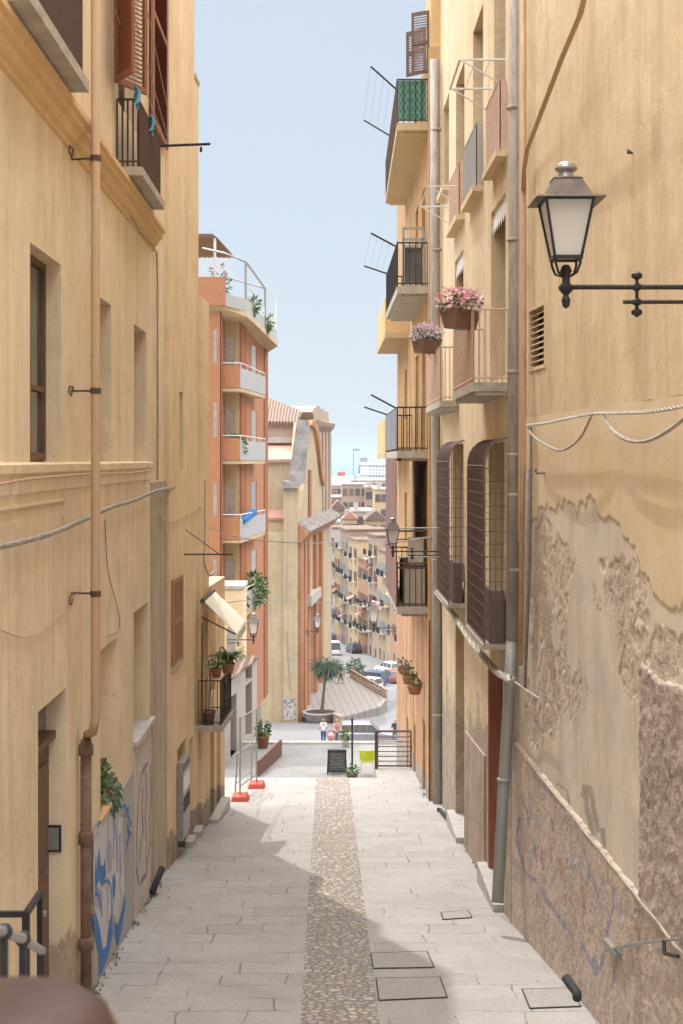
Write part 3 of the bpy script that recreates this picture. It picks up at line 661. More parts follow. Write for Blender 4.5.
ribbons(W1, [[(90, 300), (110, 250), (150, 230)], [(130, 330), (132, 460), (128, 560), (134, 640)], [(112, 660), (118, 740), (122, 800)], [(154, 330), (156, 480), (150, 600)], [(96, 250), (84, 330), (82, 420)]], .045, M['spray_pale'], h1, .0196, *GG)

# ---- neighbour that closes the tall left side
W2 = Wall(-2.52, 22.8, -2.385, 26.6, 1)
h2 = thing('ochre_house', (-2.4, 25, ground(25)), 'narrow ochre house with one slim louvred shutter beyond the grey mortar strip at left', 'house')
B2 = W2.at
low = ground(30) - .3
ops = [(W2.s(179.5), W2.s(183), B2(181, 470)[1], B2(181, 392)[1], .22), (W2.s(171), W2.s(181.5), -3.37, -1.95, .1), (W2.s(177.5), W2.s(186), ground(24) - .2, -4.85, .25), (W2.s(189), W2.s(193.5), ground(26) - .2, -5.0, .25)]
facade(W2, 0, W2.P(W2.L, 0).y * 0 + 3.2, low, 10.5, ops, M['yellow_mid'], h2, 6)
facade(W2, 3.2, W2.L, low, 7.0, [], M['yellow_mid'], h2, 5)
q = MB(); q.wbox(W2, 3.22, W2.L + .02, 7.0, 7.08, -5.2, .02); q.build('roof_edge', M['stone'], h2)
o = ops[0]; q = MB(); q.wbox(W2, o[0], o[1], o[2], o[3], -.21, -.15); q.build('window', M['glass'], h2)
o = ops[1]; q = MB(); shutter(W2, o[0], o[1], o[2], o[3], .0, .0, M['shutter_wood'], h2)
q = MB(); q.wbox(W2, o[0] - .03, o[1] + .03, o[2] - .06, o[2], 0, .04); q.build('window_sill', M['stone'], h2)
o = ops[2]; q = MB(); q.wbox(W2, o[0], o[1], o[2], o[3], -.24, -.20); q.build('door', M['wood_dark'], h2)
o = ops[3]; q = MB(); q.wbox(W2, o[0], o[1], o[2], o[3], -.24, -.20); q.build('door', M['wood_pale'], h2)
# meter cabinet with stickers
q = MB(); q.wbox(W2, W2.s(176.5), W2.s(183.5), -6.35, -5.05, .005, .11); mc = q.build('meter_cabinet', M['steel'], h2)
for z0, z1, mt in ((-5.2, -5.1, 'iron'), (-5.55, -5.3, 'white'), (-5.9, -5.65, 'joint'), (-6.3, -5.95, 'green_pipe')):
    q = MB(); q.wbox(W2, W2.s(176.9), W2.s(183.1), z0, z1, .11, .118); q.build('cabinet_panel', M[mt], mc)
for px, w_ in ((186.5, .5), (194.5, .4)):
    q = MB(); s_ = W2.s(px); yb = W2.P(s_, 0).y; q.wbox(W2, s_ - .22, s_ + .25, ground(yb) - .1, ground(yb) + .14, 0, .14)
    q.build('door_step', M['marble'], h2)

W3 = Wall(-2.31, 26.6, -2.26, 27.5, 1); W3b = Wall(-2.26, 27.5, -2.13, 29.9, 1)
h3 = thing('low_house', (-2.2, 28.2, ground(28)), 'low yellow house with the small plant balcony and cream awning over the street', 'house')
facade(W3, 0, W3.L, low, 3.05, [(.2, .8, -4.85, -2.9, .2)], M['yellow_mid'], h3, 6)
facade(W3b, 0, W3b.L, low, -2.45, [(.15, .75, ground(28.5), -5.2, .3), (1.15, 1.75, ground(29) - .2, -5.4, .3), (.1, 1.0, -4.6, -2.9, .15)], M['yellow_mid'], h3, 6)
for a, b in ((.15, .75), (1.15, 1.75)):
    q = MB(); q.wbox(W3b, a, b, ground(29), -5.25 if a < 1 else -5.42, -.29, -.24); q.build('door', M['wood_pale'], h3)
q = MB(); q.wbox(W3b, 0, 1.9, ground(29) - .1, ground(28) + .12, .0, .18); q.build('door_step', M['marble'], h3)
q = MB(); P = W3.P
q.wbox(W3, -.55, 1.15, -4.98, -4.88, -.1, .44); bal = q.build('balcony', M['stone'], h3)
pts = [(P(-.5, 0, .0).x, P(-.5, 0, 0).y), (P(-.5, 0, .4).x, P(-.5, 0, .4).y), (P(1.1, 0, .4).x, P(1.1, 0, .4).y), (P(1.1, 0, 0).x, P(1.1, 0, 0).y)]
rail_mb(pts, -4.88, -4.05, .13, .008, .013).build('railing', M['iron'], bal)
# awning: sloping cloth on two arms
q = MB(); a0 = P(-.35, -2.6, .06); a1 = P(1.1, -2.55, .06); b1 = P(1.1, -3.14, .68); b0 = P(-.35, -3.22, .68)
q.hexa([a0, b0, b1, a1, a0 + Vector((0, 0, .02)), b0 + Vector((0, 0, .02)), b1 + Vector((0, 0, .02)), a1 + Vector((0, 0, .02))])
q.hexa([b0 - Vector((0, 0, .16)), b0 + Vector((.01, 0, -.16)), b1 + Vector((.01, 0, -.16)), b1 - Vector((0, 0, .16)), b0, b0 + Vector((.012, 0, 0)), b1 + Vector((.012, 0, 0)), b1])
aw = q.build('awning', M['canvas'], h3)
q = MB(); q.tube([P(-.4, -2.6, .05), P(1.15, -2.55, .05)], .045, 8); q.tube([P(-.3, -2.9, .02), P(-.3, -3.22, .66)], .015, 5); q.tube([P(1.05, -2.9, .02), P(1.05, -3.15, .66)], .015, 5)
q.build('awning_arm', M['dark_iron'], aw)

# ---- ground-floor shop wall on the lower terrace
W4 = Wall(-3.45, 46, -2.57, 53, 1)
h4 = thing('shop_house', (-3, 49, -10), 'low pale grey-cream shop front with dark doors on the lower terrace at left', 'house')
facade(W4, 0, W4.L, -10.4, -7.35, [(W4.s(230.5), W4.s(236.5), -10, -8.0, .35), (W4.s(245.5), W4.s(252), -10, -8.05, .3), (W4.s(245.5), W4.s(252), -7.95, -7.45, .2)], M['white_plaster'], h4, 5)
for a, b in ((230.5, 236.5), (245.5, 252)):
    q = MB(); q.wbox(W4, W4.s(a), W4.s(b), -10, -8.02, -.29, -.25); q.build('door', M['wood_dark'], h4)
q = MB(); q.wbox(W4, W4.s(245.5), W4.s(252), -7.95, -7.45, -.19, -.15); q.build('window', M['glass'], h4)
q = MB(); q.wbox(W4, -.05, W4.L, -7.35, -7.28, -5, .12); q.build('roof', M['tiles'], h4)
h5 = thing('yellow_annexe', (-4, 54, -10), 'square yellow rooftop block behind the shop front with a sunlit flat top', 'house')
q = MB(); p0 = at(221, 589, 54.5); p1 = at(243, 589, 54.5); q.box(-9, p1.x, 54.5, 57.0, -10.5, p1.z); q.build('wall', M['yellow_mid'], h5)
q = MB(); q.box(-9, p1.x + .06, 54.45, 57.0, p1.z, p1.z + .12); q.build('roof', M['stone'], h5)
q = MB(); q.box(p1.x - .62, p1.x - .3, 54.46, 54.5, -7.6, -6.4); q.build('window', M['shutter_white'], h5)

# ---- orange apartment building
ob = thing('apartment_building', (-3.6, 60, -11), 'terracotta orange apartment block with white fronted balconies and a planted roof terrace', 'apartment building')
WE = Wall(-9.0, 57.5, -4.25, 57.5, -1)     # end wall facing the camera (street = -y)
WE.n = Vector((0, -1, 0))
lv = [(-9.6, -6.6), (-6.55, -3.5), (-3.4, -.3), (-.2, 2.85), (2.95, 5.6)]
zf = [(HY - y) * 58 / F for y in (391.5, 464, 543, 619)]     # balcony undersides: 2.79,-.16,-3.39,-6.49
facade(WE, 0, WE.L, -11.5, 6.2, [(WE.s(213), WE.s(217), z + 1.1, z + 2.5, .15) for z in zf] , M['terracotta'], ob, 8, 'end_wall')
for i, z in enumerate(zf):
    q = MB(); q.wbox(WE, WE.s(213), WE.s(217), z + 1.1, z + 2.5, -.10, -.03); q.build('window', M['shutter_white'], ob)
WY = Wall(-4.25, 59.4, -3.64, 59.4, -1); WY.n = Vector((0, -1, 0))
facade(WY, -3, WY.L, -11.5, 6.2, [(.08, .42, z + .15, z + 2.3, .12) for z in zf], M['cream'], ob, 6, 'recess_wall')
for z in zf:
    q = MB(); q.wbox(WY, .08, .42, z + .15, z + 2.3, -.09, -.02); q.build('balcony_door', M['shutter_white'], ob)
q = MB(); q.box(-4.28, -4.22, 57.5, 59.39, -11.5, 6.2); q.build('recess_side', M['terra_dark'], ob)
WS = Wall(-3.6, 59.6, -2.9, 70, 1)
facade(WS, 0, WS.L, -11.5, 6.0, [(4.1, 5.9, z + .9, z + 2.4, .18) for z in zf], M['terracotta'], ob, 5, 'street_wall')
for z in zf:
    q = MB(); q.wbox(WS, 4.1, 5.9, z + .9, z + 2.4, -.10, -.03); q.build('window', M['shutter_white'] if z != zf[2] else M['steel'], ob)
q = MB(); q.wbox(WS, -.0, 1.9, -11.5, 5.9, .0, .05); q.wbox(WS, 8.9, WS.L, -11.5, 5.9, .0, .05); q.build('pilaster', M['terra_dark'], ob)  # near strip: shaded side of the wall painted in as darker plaster
PB = [(-4.22, 57.9), (-3.48, 57.9), (-2.78, 64.4)]
for i, z in enumerate(zf):
    q = MB()
    q.prism([(-4.22, 57.9, z), (-3.46, 57.9, z), (-2.76, 64.4, z), (-3.25, 64.4, z), (-3.6, 59.6, z), (-4.22, 59.6, z)], (0, 0, .16))
    b = q.build('balcony', M['cream'], ob)
    q = MB(); q.box(-4.22, -3.50, 57.86, 57.93, z + .16, z + 1.05); q.build('end_parapet', M['terracotta'], b)
    q = MB(); q.prism([(-3.5, 57.86, z + .16), (-3.44, 57.86, z + .16), (-2.74, 64.4, z + .16), (-2.8, 64.4, z + .16)], (0, 0, .80)); q.build('side_parapet', M['panel_white'], b)
    q = MB(); q.tube([(-4.22, 57.9, z + 1.16), (-3.47, 57.9, z + 1.16), (-2.77, 64.4, z + 1.12)], .025, 6)
    for f in (0, .25, .5, .75, 1):
        q.tube([(-3.47 + .7 * f, 57.9 + 6.5 * f, z + .96), (-3.47 + .7 * f, 57.9 + 6.5 * f, z + 1.13)], .015, 4)
    q.build('handrail', M['rail_white'], b)
# roof terrace
RZ = 1.22
q = MB(); q.prism([(-9, 57.3, 4.75 + RZ), (-4.3, 57.3, 4.95 + RZ), (-3.2, 57.8, 4.6 + RZ), (-2.25, 66.5, 4.1 + RZ), (-2.9, 70.5, 4.1 + RZ), (-9, 70.5, 4.6 + RZ)], (0, 0, .22)); q.build('roof_slab', M['cream'], ob)
q = MB(); q.prism([(-9, 57.25, 5.0 + RZ), (-4.05, 57.25, 5.0 + RZ), (-4.05, 57.4, 5.0 + RZ), (-9, 57.4, 5.0 + RZ)], (0, 0, 1.15)); q.build('roof_parapet', M['terracotta'], ob)
q = MB(); q.prism([(-4.1, 57.3, 5.0 + RZ), (-3.2, 57.8, 4.82 + RZ), (-2.3, 66.5, 4.32 + RZ), (-2.36, 66.5, 4.32 + RZ), (-3.26, 57.85, 4.82 + RZ), (-4.1, 57.36, 5.0 + RZ)], (0, 0, .5)); q.build('roof_fence', M['panel_white'], ob)
q = MB()
q.tube([(-5, 57.4, 8.55), (-4.1, 57.4, 8.35), (-3.3, 58.4, 8.15)], .05, 5); q.tube([(-3.3, 58.4, 6.0), (-3.3, 58.4, 8.15)], .05, 5); q.tube([(-3.3, 58.4, 8.15), (-2.7, 63, 7.6)], .05, 5); q.tube([(-2.7, 63, 5.8), (-2.7, 63, 7.6)], .05, 5); q.tube([(-4.5, 60, 7.8), (-2.7, 63, 7.6)], .04, 5)
q.build('pergola_frame', M['steel'], ob)
q = MB(); q.tube([(-2.35, 66.4, 5.6), (-2.35, 66.4, 7.55)], .03, 4); q.tube([(-3.2, 58.5, 7.1), (-2.35, 66.4, 6.5)], .02, 4); q.tube([(-2.7, 63, 7.55), (-2.35, 66.4, 7.55)], .02, 4)
for f in range(19): q.tube([(-3.22 + .05 * f, 58.4 + .44 * f, 6.3), (-3.22 + .05 * f, 58.4 + .44 * f, 7.1 - .033 * f)], .012, 4)
q.build('roof_railing', M['rail_white'], ob)
q = MB()
for i in range(9):
    q.bar((-6 + i * .2, 57.42, 7.4), (-6 + i * .2 + .8, 57.42, 8.2), .02, .02); q.bar((-6 + i * .2 + .8, 57.45, 7.4), (-6 + i * .2, 57.45, 8.2), .02, .02)
q.build('trellis', M['rail_white'], ob)
q = MB(); q.hexa([(-7, 57.5, 9.0), (-4.4, 57.5, 9.0), (-3.85, 60.5, 8.6), (-7, 60.5, 8.6), (-7, 57.5, 9.15), (-4.6, 57.5, 9.15), (-3.95, 60.5, 8.7), (-7, 60.5, 8.7)]); q.build('canopy', M['wood_dark'], ob)
q = MB(); q.tube([(-4.5, 57.6, 6.2), (-4.5, 57.6, 9.0)], .06, 6); q.build('canopy_post', M['rail_white'], ob)

# ---- church
ch = thing('church', (-2, 130, -22.3), 'cream and orange church with curved gable, grey buttress and tiled nave roof', 'church')
def pz(y, Y): return (HY - y) * Y / F
def pxx(x, Y): return (x - CX) * Y / F
def slabp(pts, Y, depth, name, mat):      # outline at distance Y, given real thickness
    q = MB(); q.prism([at(x, y, Y) for x, y in pts], (0, depth, 0)); return q.build(name, mat, ch)
slabp([(225, 735), (292, 735), (292, 461), (225, 463)], 122, 12, 'nave_wall', M['church_yellow'])
q = MB(); q.hexa([at(225, 463, 121.7), at(292, 462, 121.7), at(292, 448, 131), at(225, 448, 131)] + [p + Vector((0, 0, .25)) for p in (at(225, 463, 121.7), at(292, 462, 121.7), at(292, 448, 131), at(225, 448, 131))]); q.build('side_roof', M['tiles_pink'], ch)
slabp([(225, 470), (296, 470), (296, 421), (225, 421)], 131.2, 10, 'clerestory', M['pink'])
slabp([(225, 443), (292, 443), (292, 437), (225, 437)], 130.7, .45, 'roof_edge', M['white_plaster'])
a = [at(225, 424, 130.8), at(297, 425, 130.8), at(302, 414, 142), at(262, 398, 142), at(225, 398, 142)]
q = MB(); q.prism(a, (0, 0, .3)); q.build('tiled_roof', M['tiles'], ch)
slabp([(288, 484), (305, 484), (309.5, 421), (297, 419)], 118.4, 2.2, 'buttress', M['buttress'])
slabp([(283.5, 735), (297.6, 735), (297.6, 487), (283.5, 487)], 117.6, 3.5, 'pillar', M['church_yellow'])
slabp([(281, 488), (299, 488), (300, 483), (283, 481)], 117.2, 4.2, 'pillar_cap', M['buttress'])
slabp([(256, 735), (283.4, 735), (283.4, 520), (256, 520)], 119.5, 2.4, 'side_wall', M['church_yellow'])
slabp([(255, 735), (283.3, 735), (283.3, 668), (255, 668)], 119.3, .19, 'whitewash', M['white_plaster'])
q = MB(); q.hexa([at(268, 520, 119.3), at(284, 520, 119.3), at(284, 512, 122), at(268, 512, 122)] + [p + Vector((0, 0, .2)) for p in (at(268, 520, 119.3), at(284, 520, 119.3), at(284, 512, 122), at(268, 512, 122))]); q.build('lean_to_roof', M['tiles_pink'], ch)
WC = Wall(-2.41, 118, 0.42, 150, 1)
cs = WC.s
facade(WC, 0, WC.L, -27, -6.1, [(cs(307), cs(312.5), -22.5, -12.8, .5)], M['church_yellow'], ch, 3, 'street_wall')
q = MB(); q.wbox(WC, cs(307), cs(312.5), -23.5, -13, -.48, -.4); q.build('door', M['wood_dark'], ch)
for a, b in ((297.3, 299.5), (301.5, 303.5), (305.2, 306.8), (312.8, 314.5), (318.5, 320)):
    q = MB(); q.wbox(WC, cs(a), cs(b), -27, -6.6, 0.0, .35); q.build('pilaster', M['church_orange'], ch)
q = MB(); q.wbox(WC, cs(304.8), cs(315), -12.8, -11.9, 0, .6); q.build('portal_cornice', M['stone'], ch)
q = MB(); q.prism([WC.P(0, z, n) for n, z in ((0, -6.9), (.35, -6.8), (.9, -6.2), (1.0, -6.05), (0, -5.3))], WC.P(WC.L, 0) - WC.P(0, 0)); q.build('cornice', M['church_orange'], ch)
for i in range(22):
    q = MB(); s_ = WC.L * (i + .5) / 22; q.tube([WC.P(s_, -5.25, .0), WC.P(s_, -5.98, 1.1)], .28, 6)
    q.build('cornice_tile', M['buttress'], ch)
q = MB(); pts = [WC.at(x, y) for x, y in ((298, 536), (302, 505), (305.5, 470), (308, 440), (309.5, 422), (311.5, 424), (314, 436), (317, 455), (319.5, 470), (322, 480), (322.5, 522))]
q.prism([WC.P(a, z, -.02) for a, z in pts], -WC.n * 1.4); q.build('gable', M['church_yellow'], ch)
q = MB(); pts = [WC.at(x, y) for x, y in ((308.6, 425), (309.2, 421), (311.5, 420), (314.5, 424), (316.8, 433), (318.3, 446), (319.2, 460), (320.6, 471), (323, 480), (322, 486), (319.4, 477), (317.8, 462), (316.6, 448), (315, 436), (312.6, 428))]
q.prism([WC.P(a, z, .28) for a, z in pts], -WC.n * .5); q.build('gable_coping', M['church_orange'], ch)
q = MB(); q.wbox(WC, cs(308.2), cs(310.3), -6.0, pz(470, 129), .0, .12); q.build('gable_window', M['terra_dark'], ch)
WB = Wall(pxx(312.5, 141), 141, pxx(329, 153), 153, 1)
q = MB(); pts = [(314, 700), (314, 418), (312.5, 412), (314, 408), (317, 406), (320, 406), (320.6, 409), (323.5, 409), (324, 411), (327, 411.5), (328.5, 413), (329.5, 425), (329.5, 700)]
pts = [WB.at(x, y) for x, y in pts]; q.prism([WB.P(a, z, 0) for a, z in pts], -WB.n * 2.5); q.build('bell_wall', M['pink'], ch)
q = MB(); q.prism([WB.P(WB.s(316.5), z, n) for n, z in ((0, 2.9), (.5, 3.5), (.6, 3.9), (0, 4.1))], WB.P(WB.s(330), 0) - WB.P(WB.s(316.5), 0)); q.build('cornice', M['rose'], ch)
for x in (317.2, 320.5, 323.8, 327.2):
    q = MB(); q.wbox(WB, WB.s(x), WB.s(x + 1.6), -25, 2.9, 0, .3); q.build('pilaster', M['pink'], ch)
# graffiti on the church base
M['church_tag'] = graff_mat('church_base_tags', (0.64, 0.56, 0.46), (0.12, 0.13, 0.17), (0.34, 0.35, 0.40), 1, .5, 1.7)
m_, n_2, l_2, b_2 = newmat('church_tag2')
v = coords(n_2, l_2); c_ = ramp(n_2, l_2, noise_n(n_2, l_2, v, 1.6, 3, .5, 2.5), .50, .53)
l_2.new(mix(n_2, l_2, c_, (0.46, 0.41, 0.35), (0.19, 0.19, 0.21)), b_2.inputs['Base Color']); M['church_tag'] = m_
slabp([(266, 722), (283.4, 722), (283.4, 696), (268, 697)], 119.2, .09, 'graffiti', M['church_tag'])
slabp([(283.6, 720), (295.5, 720), (295.5, 698), (283.6, 697)], 117.55, .04, 'graffiti', M['church_tag'])
# ================================================================== RIGHT: peeling wall nearest the camera
bb = -0.0703; aa = 2.46 + 0.0703 * 19.6
W5 = Wall(aa + bb * 18.95, 18.95, aa + bb * 5.0, 5.0, -1)      # s runs towards the camera
W5.n = Vector((-1, -0.0703, 0)).normalized()
h6 = thing('peeling_house', (2.6, 14, ground(14)), 'near yellow house at right with peeling plaster, rough graffitied plinth and a louvred vent', 'house')
V0 = W5.at(530, 372); V1 = W5.at(545, 306)
vent = (V0[0], V1[0], V0[1] + .03, W5.at(530, 312)[1], .12)
facade(W5, 0, W5.L, .55, 13.5, [vent], M['peach_right'], h6, 5)
q = MB(); k = 10
for i in range(k):
    z = vent[2] + (vent[3] - vent[2]) * (i + .5) / k; h_ = (vent[3] - vent[2]) / k
    P = W5.P; q.hexa([P(vent[0], z - h_ * .5, -.01), P(vent[1], z - h_ * .5, -.01), P(vent[1], z - h_ * .5 + .012, -.01), P(vent[0], z - h_ * .5 + .012, -.01),
                      P(vent[0], z + .01, -.09), P(vent[1], z + .01, -.09), P(vent[1], z + .022, -.09), P(vent[0], z + .022, -.09)])
q.wbox(W5, vent[0] - .02, vent[1] + .02, vent[2] - .03, vent[2], -.01, .015); q.wbox(W5, vent[0] - .02, vent[1] + .02, vent[3], vent[3] + .03, -.01, .015)
q.wbox(W5, vent[0] - .03, vent[0], vent[2], vent[3], -.01, .014); q.wbox(W5, vent[1], vent[1] + .03, vent[2], vent[3], -.01, .014)
q.build('vent_grille', M['yellow_right'], h6)
q = MB(); q.wbox(W5, vent[0] + .01, vent[1] - .01, vent[2] + .01, vent[3] - .01, -.119, -.112); q.build('vent_recess', M['joint'], h6)
# lower wall: real relief where plaster has come away
def pl(poly, x):
    for (x0, y0), (x1, y1) in zip(poly, poly[1:]):
        if x0 <= x <= x1: return y0 + (y1 - y0) * (x - x0) / (x1 - x0)
    return poly[0][1] if x < poly[0][0] else poly[-1][1]
TOP = [(515, 545), (527, 520), (545, 512), (560, 500), (590, 503), (612, 515), (628, 535), (640, 560), (652, 592), (665, 600), (683, 608), (760, 640), (900, 690)]
PLN = [(505, 735), (517, 744), (634, 889), (683, 950), (760, 1050), (900, 1250)]
res = 0.02; WL = 7.7; NS = int(WL / res); z_lo = -6.4; NZ = int((.55 - z_lo) / res)
q = MB(); q.quad(W5.P(WL, -7), W5.P(W5.L, -7), W5.P(W5.L, .55), W5.P(WL, .55)); q.quad(W5.P(0, -7), W5.P(WL, -7), W5.P(WL, z_lo + .05), W5.P(0, z_lo + .05)); q.build('wall', M['mortar'], h6)
BL = [(1.6, [(215, 570), (230, 600), (262, 645), (290, 690), (325, 725)]), (1.5, [(465, 560), (460, 640), (440, 700), (430, 760), (420, 830), (400, 850), (370, 790), (350, 750)]), (1.2, [(325, 455), (318, 500), (345, 480), (350, 535), (390, 520), (410, 600), (400, 650)]), (1.1, [(130, 400), (150, 470), (165, 520), (195, 540)]),
      (1.2, [(525, 810), (528, 860)]), (1.0, [(455, 900), (465, 860), (470, 800)]), (.8, [(490, 640), (480, 700)]), (.9, [(150, 250), (172, 330), (168, 380)]), (.9, [(252, 330), (262, 380)]), (.8, [(190, 400), (200, 480)]), (1.0, [(365, 440), (380, 500), (372, 560)]), (.9, [(140, 330), (130, 400)]), (3.2, [(395, 800), (402, 850)]), (.9, [(205, 200), (250, 260)])]
RD = [(1.3, [(165, 390), (165, 440)]), (1.6, [(245, 400), (250, 470)]), (1.6, [(355, 560), (360, 620), (358, 700)]), (2.0, [(295, 590), (300, 612)]), (1.2, [(215, 430), (222, 500)]), (1.0, [(330, 640), (335, 700)]), (1.2, [(280, 470), (284, 530)])]
def toP(L_): return [(w_, [(480 + x / 3.365, 720 + y / 3.365) for x, y in p_]) for w_, p_ in L_]
BL = toP(BL); RD = toP(RD)
def spray(px, py, lines, n2, n3):
    if not (510 < px < 650 and 770 < py < 1010): return 0.0
    best = 0.0
    for w_, p_ in lines:
        for (x0, y0), (x1, y1) in zip(p_, p_[1:]):
            dx, dy = x1 - x0, y1 - y0; t_ = max(0, min(1, ((px - x0) * dx + (py - y0) * dy) / (dx * dx + dy * dy)))
            d_ = math.hypot(px - x0 - dx * t_, py - y0 - dy * t_) + 1.2 * n2
            best = max(best, max(0, min(1, (w_ * 1.5 - d_) / (w_ * .9))))
    return best
sprB = []; sprR = []; ate = []; sprK = []
DK = toP([(2.6, [(350, 225), (358, 300), (375, 388)]), (2.2, [(366, 225), (378, 290), (393, 372)]), (2.0, [(408, 372), (416, 425)]), (1.0, [(340, 250), (350, 262)]), (.9, [(258, 215), (290, 240), (300, 300)])])
vs = []; at1 = []; at2 = []; at3 = []
fn = noise.fractal
def fr(x, y, sc, o=4, sd=0): return fn(Vector((x * sc, y * sc, sd)), 1.0, 2.0, o)
for j in range(NZ + 1):
    z = z_lo + (.55 - z_lo) * j / NZ
    for i in range(NS + 1):
        s_ = WL * i / NS; p = W5.P(s_, z); px = CX + F * p.x / p.y; py = HY - F * z / p.y
        n1 = fr(s_, z, 1.6, 5, 1.3); n2 = fr(s_, z, 5.5, 4, 7.7); n3 = fr(s_, z, 19, 3, 4.1)
        qx = px + 7 * fr(s_, z, 1.9, 4, 11.3); qy = py + 12 * n1 + 7 * n2
        peel = max(0, min(1, (qy - pl(TOP, qx)) / 1.8))
        # islands of newer smooth render inside the stripped area
        edge = pl(PLN, px); plin = 1.0 if py + 2 * n2 > edge else 0.0
        smooth = 0.0
        if peel > 0 and not plin:
            smooth = 1.0
            for ex, ey, ax, ay in ((549, 600, 24, 62), (556, 668, 26, 46), (543, 545, 10, 22), (622, 588, 22, 30), (634, 640, 17, 52), (660, 655, 24, 22), (612, 566, 12, 10), (536, 720, 14, 26)):
                if ((px - ex) / ax) ** 2 + ((py - ey) / ay) ** 2 < 1 + 1.3 * n1 + .9 * n2: smooth = 0.0
        peb = 0.0
        if px > 639 + 2.0 * n2 and py > 668 + (px - 640) * .5 + 6 * n1: peb = 1.0; smooth = 0
        rough = peel * (1 - smooth)
        h = .012 * n1 * .4 + .0004 * n3
        h -= .018 * peel * (1 - .3 * smooth); edge_ = 4 * peel * (1 - peel)
        if rough > .5: h += -.006 + .012 * n2 + .004 * n3 + .007 * fr(s_, z * .55, 10, 3, 2.2)
        if plin: h = .035 + .007 * n2 + .003 * n3 + .006 * fr(s_, z, 9, 2, 3.3)
        if peb: h = .005 + .008 * n2 + .006 * n3 + .012 * fr(s_, z, 9, 2, 5.3)
        vs.append(W5.P(s_, z, h)); sprK.append(spray(px, py, DK, n2, n3)); sprB.append(spray(px, py, BL, n2, n3)); sprR.append(spray(px, py, RD, n2, n3)); at1.append(peel); ate.append(edge_); at2.append(smooth); at3.append(1.0 if plin else (2.0 if peb else 0.0))
me = bpy.data.meshes.new('stripped_wall'); fs = []
for j in range(NZ):
    for i in range(NS):
        a = j * (NS + 1) + i; fs.append((a, a + 1, a + NS + 2, a + NS + 1))
me.from_pydata([tuple(v - LOC[h6.name]) for v in vs], [], fs)
for nm, dat in (('peel', at1), ('smooth_area', at2), ('zone', at3), ('broken_edge', ate), ('spray_b', sprB), ('spray_k', sprK), ('spray_r', sprR)):
    A_ = me.attributes.new(nm, 'FLOAT', 'POINT'); A_.data.foreach_set('value', dat)
for p in me.polygons: p.use_smooth = True
m, n, l, b = newmat('stripped_plaster'); v = coords(n, l)
def attr(nm): x = N(n, 'ShaderNodeAttribute'); x.attribute_name = nm; return x.outputs['Fac']
yl = mix(n, l, ramp(n, l, noise_n(n, l, v, .9, 8, .65, .6), .36, .68), (0.715, 0.57, 0.38), (0.74, 0.62, 0.45))
yl = mix(n, l, math_n(n, l, 'MULTIPLY', ramp(n, l, noise_n(n, l, coords(n, l, (4, 4, .3)), 1, 7, .7), .52, .75), .6), yl, (0.60, 0.44, 0.29))
ro = mix(n, l, ramp(n, l, noise_n(n, l, v, 2.2, 9, .75, .8), .38, .62), (0.70, 0.58, 0.46), (0.54, 0.47, 0.41))
ro = mix(n, l, ramp(n, l, noise_n(n, l, v, 9, 6, .7), .53, .66), ro, (0.66, 0.59, 0.50))
smo = mix(n, l, ramp(n, l, noise_n(n, l, coords(n, l, (1.6, 1.6, .7)), 1.5, 9, .75, .6), .40, .62), (0.75, 0.65, 0.52), (0.63, 0.58, 0.52))
base = mix(n, l, attr('peel'), yl, mix(n, l, attr('smooth_area'), ro, smo))
zone = attr('zone')
vo = N(n, 'ShaderNodeTexVoronoi'); vo.inputs['Scale'].default_value = 34; l.new(v, vo.inputs['Vector'])
sp = N(n, 'ShaderNodeSeparateColor'); l.new(vo.outputs['Color'], sp.inputs[0])
plc = mix(n, l, ramp(n, l, noise_n(n, l, v, 1.6, 9, .75, .8), .40, .62), (0.68, 0.565, 0.465), (0.52, 0.455, 0.405))
plc = mix(n, l, math_n(n, l, 'MULTIPLY', sp.outputs[0], .35), plc, (0.32, 0.25, 0.21))
pbc = mix(n, l, ramp(n, l, noise_n(n, l, v, 1.1, 9, .75, .8), .40, .62), (0.50, 0.40, 0.36), (0.36, 0.30, 0.275))
pbc = mix(n, l, math_n(n, l, 'MULTIPLY', sp.outputs[1], .3), pbc, (0.58, 0.50, 0.44))
# faint blue / red spray on the plinth, a mark with its own place on the wall
sx = N(n, 'ShaderNodeSeparateXYZ'); l.new(v, sx.inputs[0])
def rng(sock, lo, hi, soft): return math_n(n, l, 'MULTIPLY', ramp(n, l, math_n(n, l, 'SUBTRACT', sock, lo), 0, soft), ramp(n, l, math_n(n, l, 'SUBTRACT', hi, sock), 0, soft))
gy = rng(sx.outputs['Y'], 12.7, 18.2, .5)
hh = math_n(n, l, 'ADD', sx.outputs['Z'], math_n(n, l, 'MULTIPLY', sx.outputs['Y'], -0.06))
gz = ramp(n, l, noise_n(n, l, v, .7, 3), .36, .52)
gm = math_n(n, l, 'MULTIPLY', gy, gz)
ln1 = noise_n(n, l, coords(n, l, (1, 2.4, .9)), 1.3, 3, .6, 1.8)
sb = ramp(n, l, math_n(n, l, 'ABSOLUTE', math_n(n, l, 'SUBTRACT', ln1, .5)), .012, .05, (1, 1, 1, 1), (0, 0, 0, 1))
ln2 = noise_n(n, l, coords(n, l, (1, 3.4, .7)), 1.7, 3, .6, 1.2)
sr = ramp(n, l, ln2, .52, .60)
grn = ramp(n, l, noise_n(n, l, v, 26, 5, .8), .35, .62)
plc = mix(n, l, math_n(n, l, 'MULTIPLY', math_n(n, l, 'MULTIPLY', gm, sr), math_n(n, l, 'MULTIPLY', grn, .55)), plc, (0.42, 0.19, 0.17))
plc = mix(n, l, math_n(n, l, 'MULTIPLY', math_n(n, l, 'MULTIPLY', gm, sb), math_n(n, l, 'MULTIPLY', grn, .35)), plc, (0.15, 0.17, 0.36))
